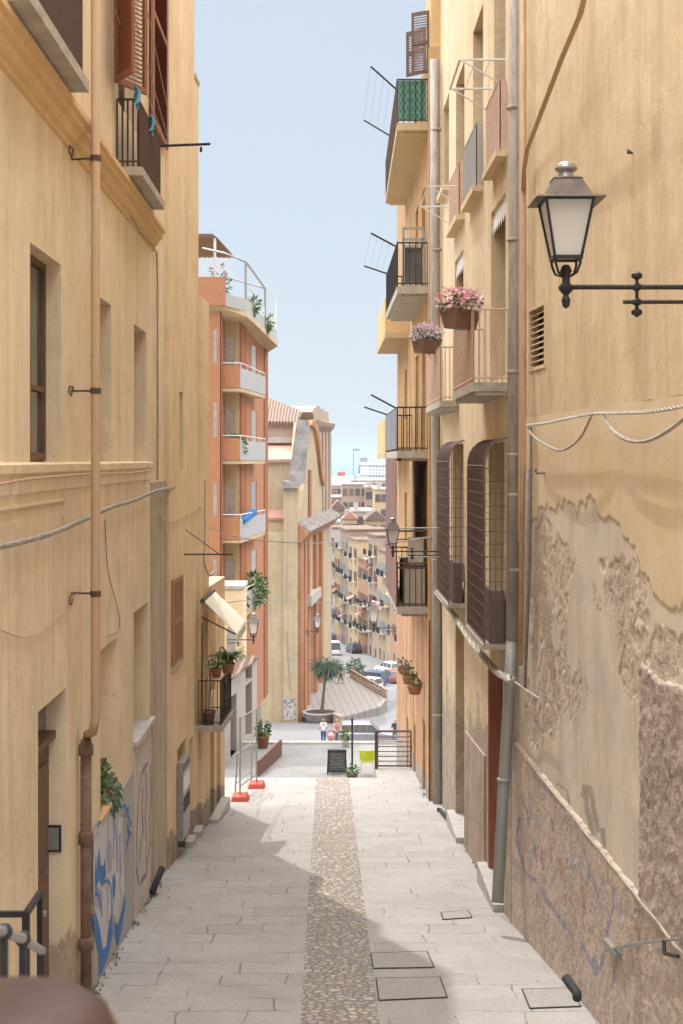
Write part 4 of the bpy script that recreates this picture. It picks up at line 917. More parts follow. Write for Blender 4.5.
plc = mix(n, l, math_n(n, l, 'MULTIPLY', attr('spray_r'), math_n(n, l, 'ADD', math_n(n, l, 'MULTIPLY', grn, .5), .15)), plc, (0.46, 0.16, 0.17))
plc = mix(n, l, math_n(n, l, 'MULTIPLY', attr('spray_b'), math_n(n, l, 'ADD', math_n(n, l, 'MULTIPLY', grn, .5), .2)), plc, (0.13, 0.19, 0.42))
base = mix(n, l, math_n(n, l, 'MULTIPLY', attr('spray_k'), math_n(n, l, 'ADD', math_n(n, l, 'MULTIPLY', grn, .5), .3)), base, (0.13, 0.13, 0.15))
pit = ramp(n, l, noise_n(n, l, v, 30, 5, .7), .55, .66)
base = mix(n, l, math_n(n, l, 'MULTIPLY', math_n(n, l, 'MULTIPLY', pit, math_n(n, l, 'SUBTRACT', attr('peel'), attr('smooth_area'), True)), .6), base, (0.22, 0.18, 0.15))
gst = ramp(n, l, noise_n(n, l, coords(n, l, (1.5, 1.5, .5)), 1.0, 9, .75, .7), .46, .66)
base = mix(n, l, math_n(n, l, 'MULTIPLY', math_n(n, l, 'MULTIPLY', gst, attr('peel')), .5), base, (0.42, 0.37, 0.33))
base = mix(n, l, math_n(n, l, 'MULTIPLY', attr('broken_edge'), .45), base, (0.30, 0.235, 0.17))
plc = mix(n, l, math_n(n, l, 'MULTIPLY', pit, .65), plc, (0.22, 0.185, 0.165))
pbc = mix(n, l, math_n(n, l, 'MULTIPLY', pit, .75), pbc, (0.14, 0.115, 0.105))
base = mix(n, l, math_n(n, l, 'MINIMUM', zone, 1.0), base, plc)
base = mix(n, l, math_n(n, l, 'SUBTRACT', zone, 1.0, True), base, pbc)
l.new(base, b.inputs['Base Color']); b.inputs['Roughness'].default_value = .95; b.inputs['Specular IOR Level'].default_value = .15
zz = math_n(n, l, 'MAXIMUM', math_n(n, l, 'MULTIPLY', math_n(n, l, 'MINIMUM', zone, 1.0), .8), math_n(n, l, 'MULTIPLY', math_n(n, l, 'SUBTRACT', attr('peel'), attr('smooth_area'), True), .7))
hgt = math_n(n, l, 'MULTIPLY', math_n(n, l, 'ADD', noise_n(n, l, v, 34, 4, .65), math_n(n, l, 'MULTIPLY', vo.outputs['Distance'], -.25)), math_n(n, l, 'ADD', zz, .15))
bump(n, l, hgt, b, .8, .018)
me.materials.append(m); o = bpy.data.objects.new('stripped_wall', me); COL.objects.link(o); o.parent = h6
q = MB()      # pale mortar lip along the top of the plinth
pts = [W5.at(x, pl(PLN, x)) for x in range(512, 700, 6)]
q.tube([W5.P(a, z + .008 * random.uniform(-1, 1), .028 + .006 * random.random()) for a, z in pts], .012, 5); q.build('plinth_edge', M['stone'], h6)
# bracket bar across the plinth low at right
q = MB(); q.tube([W5.P(*W5.at(612, 950), .07), W5.P(*W5.at(640, 944), .07), W5.P(*W5.at(690, 938), .07)], .016, 6)
q.wbox(W5, W5.at(625, 940)[0], W5.at(612, 950)[0], W5.at(618, 951)[1], W5.at(618, 945)[1], .03, .09); q.build('cable_tray', M['steel'], h6)
q = MB(); q.tube([W5.P(*W5.at(673, 940), .08), W5.P(*W5.at(676, 953), .10), W5.P(*W5.at(690, 956), .10)], .018, 6); q.build('conduit', M['rubber'], h6)
# hooks
for x, y in ((632, 152), (640, 154)): pass
q = MB(); p0, z0 = W5.at(633, 153); q.tube([W5.P(p0, z0, 0), W5.P(p0, z0, .05), W5.P(p0 + .05, z0 + .02, .06), W5.P(p0 + .09, z0 - .01, .05)], .01, 5); q.build('wall_hook', M['iron'], h6)
q = MB(); p0, z0 = W5.at(545, 473); q.tube([W5.P(p0, z0, 0), W5.P(p0, z0, .10), W5.P(p0, z0 + .05, .12)], .018, 6); q.build('wall_hook', M['cable_grey'], h6)
# pipes at the corner
def vpipe(px, ytop, ybot, r, name, mat, parent, n=.08, W=None, rings=()):
    W = W or W6; s_, z0 = W.at(px, ytop, n); z1 = W.at(px, ybot, n)[1]; p = W.P(s_, 0, n)
    q = MB(); q.tube([(p.x, p.y, z0), (p.x, p.y, z1)], r, 10)
    for ry in rings:
        z = W.at(px, ry, n)[1]; q.lathe([(r, -.02), (r * 1.22, -.015), (r * 1.22, .015), (r, .02)], (p.x, p.y, z), 10)
    return q.build(name, mat, parent, True)
W6 = Wall(2.46, 18.95, 2.46, 30.6, -1)
B6 = W6.at
h7 = thing('balcony_house', (2.46, 24, ground(24)), 'yellow house at right with pale pink balconies, flower boxes and caged lower windows', 'house')
def S6(px): return W6.s(px)
def Z6(px, py): return W6.at(px, py)[1]
ops = []
ups6 = [(S6(505.5), S6(494), 4.22, 7.6, .3), (S6(483), S6(473), 4.3, 7.15, .3), (S6(464.5), S6(456), 4.34, 7.1, .3), (S6(449), S6(443.3), 5.5, 7.35, .3), (S6(503), S6(492), 8.9, 11.5, .3), (S6(483), S6(473), 8.9, 11.5, .3)]
mids6 = [(S6(505.5), S6(491), 1.16, 3.68, .35), (S6(463.5), S6(455), 1.2, 3.78, .3)]
cag6 = [(S6(504.5), S6(489), -2.3, .25, .4), (S6(463.5), S6(452.5), -2.35, .3, .4)]
grd6 = [(S6(503), S6(488.5), ground(20.5) - .2, -3.0, .45), (S6(464), S6(455.5), ground(27) - .3, -3.1, .4)]
facade(W6, 0, W6.L, ground(31) - .4, 13.5, ups6 + mids6 + cag6 + grd6, M['yellow_right'], h7, 6)
for o in ups6 + mids6 + cag6:
    window_part(W6, o[0], o[1], o[2], o[3], o[4], h7)
for o, mt in zip(grd6, ('wood_red', 'wood_dark')):
    q = MB(); q.wbox(W6, o[0], o[1], o[2], o[3], -.44 if mt == 'wood_red' else -.39, -.34); d = q.build('door', M[mt], h7)
q = MB(); o = grd6[0]; q.wbox(W6, o[1] - .10, o[1] + .0, o[2], o[3], -.33, .01); q.build('door_frame', M['wood_red'], h7)
for o in grd6:
    yb = W6.P(o[0], 0).y; q = MB(); q.wbox(W6, o[0] - .1, o[1] + .25, ground(yb) - .3, ground(yb) + .11, -.3, .15); q.build('door_step', M['marble'], h7)
# rendered plinth in bare mortar
q = MB(); P = W6.P
for a, b_ in ((S6(486), S6(466)),):
    ya, yb = P(a, 0).y, P(b_, 0).y
    q.hexa([P(a, ground(ya) - .1, -.01), P(b_, ground(yb) - .1, -.01), P(b_, ground(yb) - .1, .035), P(a, ground(ya) - .1, .035), P(a, -4.55, -.01), P(b_, -4.75, -.01), P(b_, -4.75, .03), P(a, -4.55, .03)])
q.build('plinth', M['mortar'], h7)
# window panels, racks and sills of the upper row
for a, b_, z0, z1, mt in ((S6(507), S6(494) + .1, 4.22, 5.16, 'rail_pink'), (S6(482.5), S6(470.5), 4.32, 5.28, 'panel_white'), (S6(464.5), S6(454.5), 4.36, 5.27, 'rail_pink')):
    q = MB(); q.wbox(W6, a, b_, z0, z1, .085, .10); q.tube([P(a, z1, .1), P(b_, z1, .1)], .018, 6); q.wbox(W6, a, a + .02, z0, z1, .0, .1)
    x = a
    while x < b_: q.wbox(W6, x, x + .03, z0, z1 - .01, .10, .112); x += .09
    q.build('window_guard', M[mt], h7)
    q = MB(); q.wbox(W6, a - .06, b_ + .06, z0 - .1, z0, 0, .16); q.build('window_sill', M['yellow_right'], h7)
q = MB(); o = ups6[3]; q.wbox(W6, o[0] - .05, o[1] + .05, o[2] - .1, o[2], 0, .14); q.build('window_sill', M['yellow_right'], h7)
for a, b_, z in ((S6(505), S6(492), 5.5), (S6(462), S6(452), 4.95)):
    q = MB(); q.tube([P(a, z, 0), P(a, z, .62), P(b_, z, .62), P(b_, z, 0)], .018, 6); q.tube([P(a, z - .35, .02), P(a, z, .6)], .012, 5); q.tube([P(b_, z - .35, .02), P(b_, z, .6)], .012, 5)
    for f in (.2, .4): q.tube([P(a, z, f), P(b_, z, f)], .005, 4)
    q.build('drying_rack', M['rail_white'], h7)
# lace valances at the balcony doors
for o in mids6:
    q = MB(); k = 7; w_ = (o[1] - o[0]) / k
    for i in range(k): q.add([P(o[0] + w_ * i, o[3], -.05), P(o[0] + w_ * (i + 1), o[3], -.05), P(o[0] + w_ * (i + 1), o[3] - .26, -.02), P(o[0] + w_ * (i + .5), o[3] - .36, -.02), P(o[0] + w_ * i, o[3] - .26, -.02)], ((0, 1, 2, 3, 4),))
    q.build('valance', M['white'], h7)
# balconies
for a, b_, z, pr in ((S6(508), S6(508) + 3.0, 1.05, .48), (S6(459), S6(459) + 3.6, 1.1, .36)):
    q = MB(); q.prism([P(a, z - .12, 0), P(a, z - .12, pr), P(b_, z - .12, pr), P(b_, z - .12, 0)], (0, 0, .12)); q.prism([P(a + .02, z - .17, 0), P(a + .02, z - .17, pr - .05), P(b_ - .02, z - .17, pr - .05), P(b_ - .02, z - .17, 0)], (0, 0, .05))
    bl = q.build('balcony', M['stone'], h7)
    pts = [wall_xy(W6, a + .02, .0), wall_xy(W6, a + .02, pr - .02), wall_xy(W6, b_ - .02, pr - .02), wall_xy(W6, b_ - .02, 0)]
    q = rail_mb(pts, z, z + .99, .075, .0085, .016); q.build('railing', M['rail_pink'], bl)
# cages in front of the lower windows
for a, b_, z0, z1, pr in ((S6(507.5), S6(507.5) + 2.3, -2.5, .30, .31), (S6(464.8), S6(464.8) + 2.7, -2.55, .35, .28)):
    q = MB(); q.wbox(W6, a - .02, b_ + .02, z0 - .07, z0, 0, pr + .03); cg = q.build('window_cage', M['stone'], h7)
    q = MB()
    def arc(s_):
        pts = [P(s_, z0, pr)]; zt = z1 - .38
        for i in range(7):
            t_ = i / 6 * math.pi / 2; pts.append(P(s_, zt + .38 * math.sin(t_), pr * math.cos(t_)))
        return pts
    x = a
    while x < b_ + .01: q.tube(arc(x), .006, 4, False); x += .10
    for n_ in (.08, .16, .24):
        if n_ < pr - .03:
            for e_ in (a, b_): q.tube([P(e_, z0, n_), P(e_, z1 - .38 + .38 * math.sqrt(max(0, 1 - (n_ / pr) ** 2)), n_)], .007, 4, False)
    z = z0
    while z < z1 - .36: q.tube([P(a, z, 0), P(a, z, pr), P(b_, z, pr), P(b_, z, 0)], .0045, 4, False); z += .17
    for e_ in (a, b_): q.tube(arc(e_), .013, 5, False)
    q.tube([P(a, z0 + .02, pr), P(b_, z0 + .02, pr)], .014, 5); q.tube([P(a, z1 - .38, pr), P(b_, z1 - .38, pr)], .012, 5)
    q.build('bars', M['grille'], cg)
    q = MB()      # fine wire mesh behind the outer bars
    z = z0
    while z < z1 - .95: q.tube([P(a + .04, z, pr - .012), P(b_ - .04, z, pr - .012)], .0025, 3, False); z += .11
    x = a + .04
    while x < b_ - .03: q.tube([P(x, z0, pr - .012), P(x, z1 - .95, pr - .012)], .0025, 3, False); x += .15
    q.build('wire_mesh', M['grille'], cg)
    q = MB(); q.wbox(W6, a + .08, a + .9, z0 + .005, z0 + .72, .03, pr - .08); q.build('storage_box', M['grille'], cg)
W6p = W6
pp = thing('downpipe', (2.36, 19.1, ground(19.1)), 'long grey downpipe at the corner of the peeling wall, green-grey in its lower half', 'downpipe')
q = MB(); s_, zt = W6.at(515.5, 0, .11); p = W6.P(s_, 0, .11)
s_ = 19.05
def pp_at(px, py, Y=18.75): v_ = at(px, py, Y); return v_
q.tube([pp_at(515.5, -400), pp_at(515, 300), pp_at(512, 640)], .085, 12)
for y in (108, 240, 372, 455, 495, 570): q.lathe([(.085, -.025), (.098, -.02), (.098, .02), (.085, .025)], pp_at(514, y), 12)
q.build('upper_pipe', M['pipe_grey'], pp, True)
q = MB(); q.tube([pp_at(512, 635), pp_at(509, 700), pp_at(503, 800), pp_at(497.5, 903, 18.4)], .078, 12); q.lathe([(.08, -.03), (.094, -.02), (.094, .02), (.08, .03)], pp_at(504, 780), 12)
q.build('lower_pipe', M['green_pipe'], pp, True)
pp = thing('thin_downpipe', (2.4, 18.9, ground(18.9)), 'slimmer cream-painted pipe running beside the long grey corner downpipe', 'downpipe')
q = MB(); q.tube([at(523.5, -300, 17.95), at(523.5, 420, 17.95), at(520.5, 665, 18.1)], .036, 8); q.build('pipe', M['pipe_cream'], pp, True)
q = MB(); q.tube([at(528, 470, 17.6), at(527, 600, 17.6), at(525, 690, 17.7)], .02, 6); q.build('conduit', M['cable_grey'], pp, True)
q = MB(); q.tube([at(591, -30, 13.6), at(580, 15, 14.05), at(561, 60, 15.0), at(543, 108, 16.1), at(527, 150, 17.4), at(524, 170, 17.8), at(523.5, 190, 17.9)], .03, 8); q.build('branch_pipe', M['pipe_tan'], pp, True)
pp = thing('far_downpipe', (2.2, 30.2, ground(30)), 'grey downpipe where the yellow house meets the house with the stacked balconies', 'downpipe')
q = MB(); q.tube([at(434.5, 60, 30.2), at(434.5, 250, 30.2), at(436, 500, 30.2), at(438, 812, 30.2)], [.1, .1, .1, .11], 10)
for y in (130, 250, 400, 560, 715): q.lathe([(.1, -.03), (.12, -.02), (.12, .02), (.1, .03)], at(435 + y / 260, y, 30.2), 10)
q.build('pipe', M['pipe_grey'], pp, True)

# ---- house with the stack of balconies
W7 = Wall(2.22, 30.6, 2.22, 44.5, -1)
h8 = thing('stacked_balcony_house', (2.3, 36, ground(34)), 'tall narrow orange-stained house with balconies stacked above one another, at the right', 'house')
S7 = W7.s
FL = [7.35, 3.79, .2, -3.2]
ops = []
for z in FL: ops += [(1.2, 2.3, z + .02, z + 2.35, .25), (3.6, 4.7, z + .02, z + 2.35, .25)]
ops = [o for o in ops if o[3] < 8]
ops += [(8.5, 9.4, z + .9, z + 2.3, .25) for z in (.2, -3.2)]
gro = [(1.0, 1.9, -12, -5.9, .3), (4.4, 5.3, -12, -6.6, .3), (7.5, 8.4, -12, -7.0, .3)]
facade(W7, 0, 3.2, -11, 8.9, [o for o in ops if o[1] < 3.2] + gro[:1], M['orange_stained'], h8, 5, 'wall')
facade(W7, 3.2, W7.L, -11, 8.3, [o for o in ops if o[0] > 3.2] + gro[1:], M['orange_stained'], h8, 5, 'wall')
for o in ops:
    q = MB(); q.wbox(W7, o[0], o[1], o[2], o[3], -.24, -.20); q.build('balcony_door', M['wood_dark'], h8)
for o in gro:
    q = MB(); q.wbox(W7, o[0], o[1], o[2], o[3], -.29, -.25); q.build('door', M['wood_dark'], h8)
q = MB(); q.wbox(W7, 0, 1.6, 8.9, 13.2, -5, -.04); q.build('penthouse_wall', M['ochre'], h8)
q = MB(); q.wbox(W7, 3.2, W7.L, 8.3, 8.42, -5.1, .06); q.build('roof_edge', M['stone'], h8)
shutter(W7, .25, .45, 8.4, 9.75, -.02, .34, M['shutter_grey'], h8)
shutter(W7, 1.0, 1.35, 8.6, 9.6, .0, .40, M['shutter_grey'], h8)
P = W7.P
def r7(z):
    e_ = 9.3 if z > 7 else 6.1; k_ = .54 if z > 7 else .66
    return [wall_xy(W7, .42, 0), wall_xy(W7, .42, .66), wall_xy(W7, e_, k_), wall_xy(W7, e_, 0)]
for i, z in enumerate(FL):
    e_ = 9.32 if i == 0 else 6.12; k_ = .55 if i == 0 else .67
    q = MB(); q.prism([P(.4, z - .16, 0), P(.4, z - .16, .67), P(e_, z - .16, k_), P(e_, z - .16, 0)], (0, 0, .16))
    q.prism([P(.5, z - .22, 0), P(.5, z - .22, .57), P(e_ - .12, z - .22, k_ - .1), P(e_ - .12, z - .22, 0)], (0, 0, .06))
    bl = q.build('balcony', M['cream'] if i == 0 else M['stone'], h8)
    if i < 3:
        q = rail_mb(r7(z), z, z + .95, .13, .011, .02); q.build('railing', M['iron'] if i else M['dark_iron'], bl)
    else:
        q = rail_mb(r7(z), z, z + .95, .13, .011, .02); q.build('railing', M['dark_iron'], bl)
    if i == 0:
        q = MB(); q.prism([P(.46, z + .05, .635), P(9.2, z + .05, .52), P(9.2, z + .05, .51), P(.46, z + .05, .625)], (0, 0, .88)); q.wbox(W7, .445, .455, z + .05, z + .93, .04, .64); q.build('screen', M['green_screen'], bl)
        q = MB(); z_ = z + .1
        for r_ in range(5):
            for c_ in range(6):
                x0 = .02 + c_ * .105
                q.tube([P(.41, z + .06 + r_ * .18, x0 + .05), P(.41, z + .15 + r_ * .18, x0), P(.41, z + .24 + r_ * .18, x0 + .05), P(.41, z + .15 + r_ * .18, x0 + .1), P(.41, z + .06 + r_ * .18, x0 + .05)], .006, 4, False)
        q.build('scrollwork', M['iron'], bl)
    if i == 2:
        q = MB(); q.wbox(W7, .46, 6.08, z + .04, z + .93, .672, .68); q.build('screen', M['grey_mesh'], bl)
    if i == 3:
        q = MB(); q.hexa([P(.42, z - .02, .675), P(5.9, z - .02, .675), P(5.9, z - .02, .69), P(.42, z - .02, .69), P(.42, 0.04, .675), P(5.9, .04, .675), P(5.9, .04, .69), P(.42, .04, .69)])
        q.build('privacy_screen', M['screen_brown'], bl)
        for zz_ in (-1.55, -2.35):
            q = MB(); q.tube([P(.44, zz_, 0), P(.44, zz_, .66)], .022, 6); q.build('cross_rail', M['dark_iron'], bl)
    if i in (0, 1, 2):       # drying poles with lines
        for zz_ in (z + .92, z - .55 if i == 0 else z - .32 if i == 1 else z + .4):
            pass
        q = MB(); s0 = 1.0 if i else 1.2; s1 = s0 + 4.6
        e0 = P(s0, z + 1.45 if i == 0 else z + 1.25, 1.22); e1 = P(s1, z + 1.35 if i == 0 else z + 1.15, 1.25)
        b0 = P(s0, z + .95, .66); b1 = P(s1, z + .95, .585 if i == 0 else .655)
        q.tube([b0, e0], .022, 6); dr = q.build('drying_pole', M['iron'], bl); q = MB(); q.tube([b1, e1], .022, 6); q.build('drying_pole', M['iron'], bl)
        q = MB()
        for f in (.25, .5, .75, 1): q.tube([b0.lerp(e0, f), b1.lerp(e1, f)], .0035, 3, False)
        q.build('clothes_line', M['cable_white'], dr)
# solid-fronted balconies further along the same house
for z in (3.42, .18):
    q = MB(); q.prism([P(7.5, z - .14, 0), P(7.5, z - .14, .64), P(13.4, z - .14, .64), P(13.4, z - .14, 0)], (0, 0, .14)); bl = q.build('balcony', M['cream'], h8)
    q = MB(); q.wbox(W7, 7.5, 13.4, z, z + .92, .57, .64); q.wbox(W7, 7.5, 7.57, z, z + .92, 0, .57); q.wbox(W7, 13.33, 13.4, z, z + .92, 0, .57); q.build('parapet', M['ochre'] if z < 6 else M['cream'], bl)
# side finish near the stairs
for a, b_ in ((0, .98), (1.92, 4.38), (5.32, 7.48), (8.42, 13.88)):
    q = MB(); q.wbox(W7, a, b_, -11, -3.45, -.02, .012); q.build('lower_wall', M['salmon'], h8)
# last facade beyond, at terrace level
# ================================================================== far town
pal = ['cream', 'pink', 'rose', 'white_plaster', 'orange_stained', 'church_yellow', 'peach_right', 'terracotta', 'ochre']
def row_house(W, a, b, z0, z1, mat, label, cat='house', floors=5, cols=2, sh='shutter_grey', group=None, roof='tiles'):
    h = thing('town_house', tuple(W.P((a + b) / 2, z0)), label, cat, group)
    for f in range(2):
        s_ = a + (b - a) * random.uniform(.25, .75); zz_ = z0 + (z1 - z0) * random.uniform(.3, .85); q = MB(); q.hexa([W.P(s_ - .9, zz_, .02), W.P(s_ + .9, zz_, .02), W.P(s_ + .9, zz_ - .5, 1.1), W.P(s_ - .9, zz_ - .5, 1.1), W.P(s_ - .9, zz_ + .06, .02), W.P(s_ + .9, zz_ + .06, .02), W.P(s_ + .9, zz_ - .44, 1.1), W.P(s_ - .9, zz_ - .44, 1.1)]); q.build('awning', M[random.choice(['canvas', 'tiles_pink', 'screen_brown', 'stone'])], h)
    q = MB(); q.prism([W.P(a, z0, 0), W.P(b, z0, 0), W.P(b, z0, -7), W.P(a, z0, -7)], (0, 0, z1 - z0)); q.build('wall', M[mat], h)
    q = MB(); q.prism([W.P(a - .1, z1, .25), W.P(b + .1, z1, .25), W.P(b + .1, z1, -7), W.P(a - .1, z1, -7)], (0, 0, .3)); q.build('roof', M[roof], h)
    fh = (z1 - z0) / floors
    for f in range(floors):
        for c in range(cols):
            s_ = a + (b - a) * (c + .5) / cols; w_ = .42
            zb = z0 + fh * f + (.9 if f else .0); zt = z0 + fh * f + 2.4
            if zt > z1 - .2: continue
            q = MB(); q.wbox(W, s_ - w_, s_ + w_, zb, zt, .0, .06); wn = q.build('window' if f else 'door', M['glass'] if (f + c) % 3 else M[sh], h)
            if f:
                q = MB(); q.wbox(W, s_ - w_ - .5, s_ - w_, zb, zt, .02, .1); q.wbox(W, s_ + w_, s_ + w_ + .5, zb, zt, .02, .1); q.build('shutter', M[sh], wn)
            if f and random.random() < .7:
                q = MB(); q.wbox(W, s_ - 1.1, s_ + 1.1, zb - .2, zb - .05, 0, .9); bl = q.build('balcony', M['stone'], h)
                q = MB(); q.wbox(W, s_ - 1.1, s_ + 1.1, zb + .75, zb + .82, .84, .9)
                for i in range(12): q.wbox(W, s_ - 1.1 + i * .2, s_ - 1.06 + i * .2, zb - .05, zb + .75, .85, .89)
                q.build('railing', M['iron'], bl)
    return h
WR = Wall(10.2, 178, 0.4, 243, -1); WR.n = Vector((WR.d.y, -WR.d.x, 0)) * -1
L = WR.L
cuts = [0, .17, .30, .42, .55, .68, .80, .90, 1.0]
yt = [528, 552, 536, 560, 540, 530, 548, 528]
mt = ['far_peach', 'church_yellow', 'pink', 'far_orange', 'cream', 'rose', 'far_yellow', 'white_plaster']
lb = ['pale orange town house at the near end of the far row, behind the parked cars', 'cream-yellow town house second in the far row from the parked cars', 'pink town house third in the far row from the parked cars', 'orange-brown town house in the middle of the far descending row', 'cream town house just past the middle of the far descending row', 'rose town house sixth along the far descending row', 'dusty yellow town house next to last in the far descending row', 'white town house closing the far end of the descending row']
for i in range(8):
    a, b = L * cuts[i], L * cuts[i + 1]; pm = WR.P((a + b) / 2, 0); z1 = (HY - yt[i]) * pm.y / F; g0 = -26.6 - (pm.y - 178) * .062
    row_house(WR, a, b, g0 - .8, z1, mt[i], lb[i], floors=max(3, int((z1 - g0) / 3.2)), cols=2 + (i % 2), sh=('shutter_grey', 'green_pipe', 'shutter_brown', 'wood_dark')[i % 4], group='houses of the far descending row')
def far_house(px0, px1, yt, yb, Y, depth, mat, label, cols=3, floors=3, roof=None, pitched=0, sh='glass'):
    a = at(px0, yt, Y); b = at(px1, yt, Y); z0 = (HY - yb) * Y / F
    h = thing('town_house', ((a.x + b.x) / 2, Y, z0), label, 'house')
    q = MB(); q.box(a.x, b.x, Y, Y + depth, z0, a.z); q.build('wall', M[mat], h)
    q = MB()
    if pitched: q.prism([(a.x - .3, Y - .3, a.z), (b.x + .3, Y - .3, a.z), ((a.x + b.x) / 2, Y - .3, a.z + pitched)], (0, depth, 0))
    else: q.box(a.x - .2, b.x + .2, Y - .2, Y + depth, a.z, a.z + .35)
    q.build('roof', M[roof or 'stone'], h)
    w_ = (b.x - a.x) / cols; fh = 3.3
    for f in range(floors):
        for c in range(cols):
            if random.random() < .12: continue
            x = a.x + w_ * (c + .5); z = a.z - .9 - fh * f
            q = MB(); q.box(x - .55, x + .55, Y - .08, Y, z - 1.7, z); q.build('window', M[sh if random.random() < .6 else 'shutter_grey'], h)
    if random.random() < .5:
        q = MB(); q.box(a.x + w_ * .3, a.x + w_ * .3 + 1, Y + 1, Y + 2, a.z, a.z + 1.8); q.build('chimney', M['white_plaster'], h)
    return h
FH = [(329, 340, 523, 660, 252, 9, 'white_plaster', 'tall white house wall at the left end of the far street, right of the church', 2, 9, None, 0),
      (339, 349, 531, 655, 262, 9, 'far_peach', 'narrow peach house with terracotta roof between white house and far row', 2, 7, 'tiles', 1.6),
      (330, 346, 510, 640, 300, 12, 'rose', 'rose coloured house behind the narrow peach house', 3, 3, 'tiles', 2.0),
      (352, 373, 512, 640, 285, 16, 'white_plaster', 'white flat-roofed house standing in front of the large pink block', 4, 3, 'white_plaster', 0),
      (343, 357, 519, 640, 276, 8, 'cream', 'cream house with a low gable left of the white flat-roofed house', 3, 3, 'tiles_pink', 1.5),
      (366, 386, 520, 640, 268, 14, 'far_yellow', 'yellow house with orange roof right of the white flat-roofed house', 4, 4, 'tiles', 1.8),
      (342, 367, 485, 640, 345, 20, 'pink', 'large plain pink block in front of the harbour ship', 4, 4, None, 0),
      (326, 343, 498, 640, 360, 18, 'rose', 'dusky rose block left of the large plain pink block', 4, 3, None, 0),
      (366, 378, 488, 640, 330, 14, 'rose', 'mauve block with pale upper wall right of the large pink block', 3, 4, None, 0),
      (375, 392, 490, 640, 310, 16, 'cream', 'pale yellow block at the right edge of the harbour view', 3, 4, None, 0),
      (326, 341, 486, 640, 470, 20, 'pink', 'pale pink block farthest left beneath the harbour sheds', 4, 2, None, 0),
      (352, 386, 481, 640, 480, 25, 'white_plaster', 'long whitish roofline just below the ship and above the pink block', 7, 1, None, 0),
      (387, 400, 540, 640, 262, 10, 'cream', 'cream block glimpsed beyond the right-hand street lantern', 2, 4, 'tiles', 1.5)]
for f in FH: far_house(*f[:5], f[5], f[6], f[7], f[8], f[9], f[10], f[11])
# ---- harbour
fy = thing('ferry', (70, 1250, -42), 'large white cruise ferry with rows of cabin windows moored in the harbour', 'ship')
q = MB(); x0, x1 = 26, 190
q.prism([(x0 + 6, 1240, -43), (x1 - 8, 1240, -43), (x1, 1240, -24), (x0, 1240, -24)], (0, 26, 0)); q.build('hull', M['white'], fy)
q = MB(); q.box(x0 + 18, x1 - 2, 1239.6, 1240, -31, -22); q.build('blue_band', M['blue_cloth'], fy)
q = MB(); q.box(x0 + 4, x1 - 10, 1242, 1264, -24, -2); q.box(x0 + 2, x1 - 5, 1241, 1265, -13.2, -12.6); q.box(x0 + 2, x1 - 5, 1241, 1265, -4.2, -3.8); q.build('superstructure', M['white'], fy)
for r_ in range(6):
    q = MB()
    for c_ in range(46): q.box(x0 + 12 + c_ * 2.8, x0 + 13.0 + c_ * 2.8, 1241.7, 1242, -20.3 + r_ * 2.8, -19.4 + r_ * 2.8)
    q.build('window_row', M['glass'], fy)
q = MB(); q.prism([(x0 + 2, 1246, -12), (x0 + 12, 1246, -12), (x0 + 10, 1246, 2), (x0 + 4, 1246, 2)], (0, 10, 0)); q.build('funnel', M['steel'], fy)
ms = thing('light_mast', (at(353, 0, 1100).x, 1100, -42), 'tall harbour light mast with a cluster of lamps at its top', 'mast')
p = at(353.5, 450.5, 1100); q = MB(); q.tube([(p.x, 1100, -42), (p.x, 1100, p.z)], .45, 6); q.build('pole', M['steel'], ms)
q = MB(); q.box(p.x - .5, p.x + 4.8, 1099, 1101, p.z - .3, p.z + 1.3); q.build('lamp_head', M['steel'], ms)
sb = thing('small_ferry', (at(340, 0, 1000).x, 1000, -42), 'small red and white vessel behind the rooftops left of the cruise ferry', 'ship')
a = at(329, 476, 1000); b = at(351, 471, 1000); q = MB(); q.box(a.x, b.x + 2, 1000, 1012, -43, a.z); q.build('hull', M['white'], sb)
q = MB(); q.box(a.x + 6, b.x - 4, 1001, 1011, a.z, b.z - .8); q.build('deckhouse', M['red_plastic'], sb)

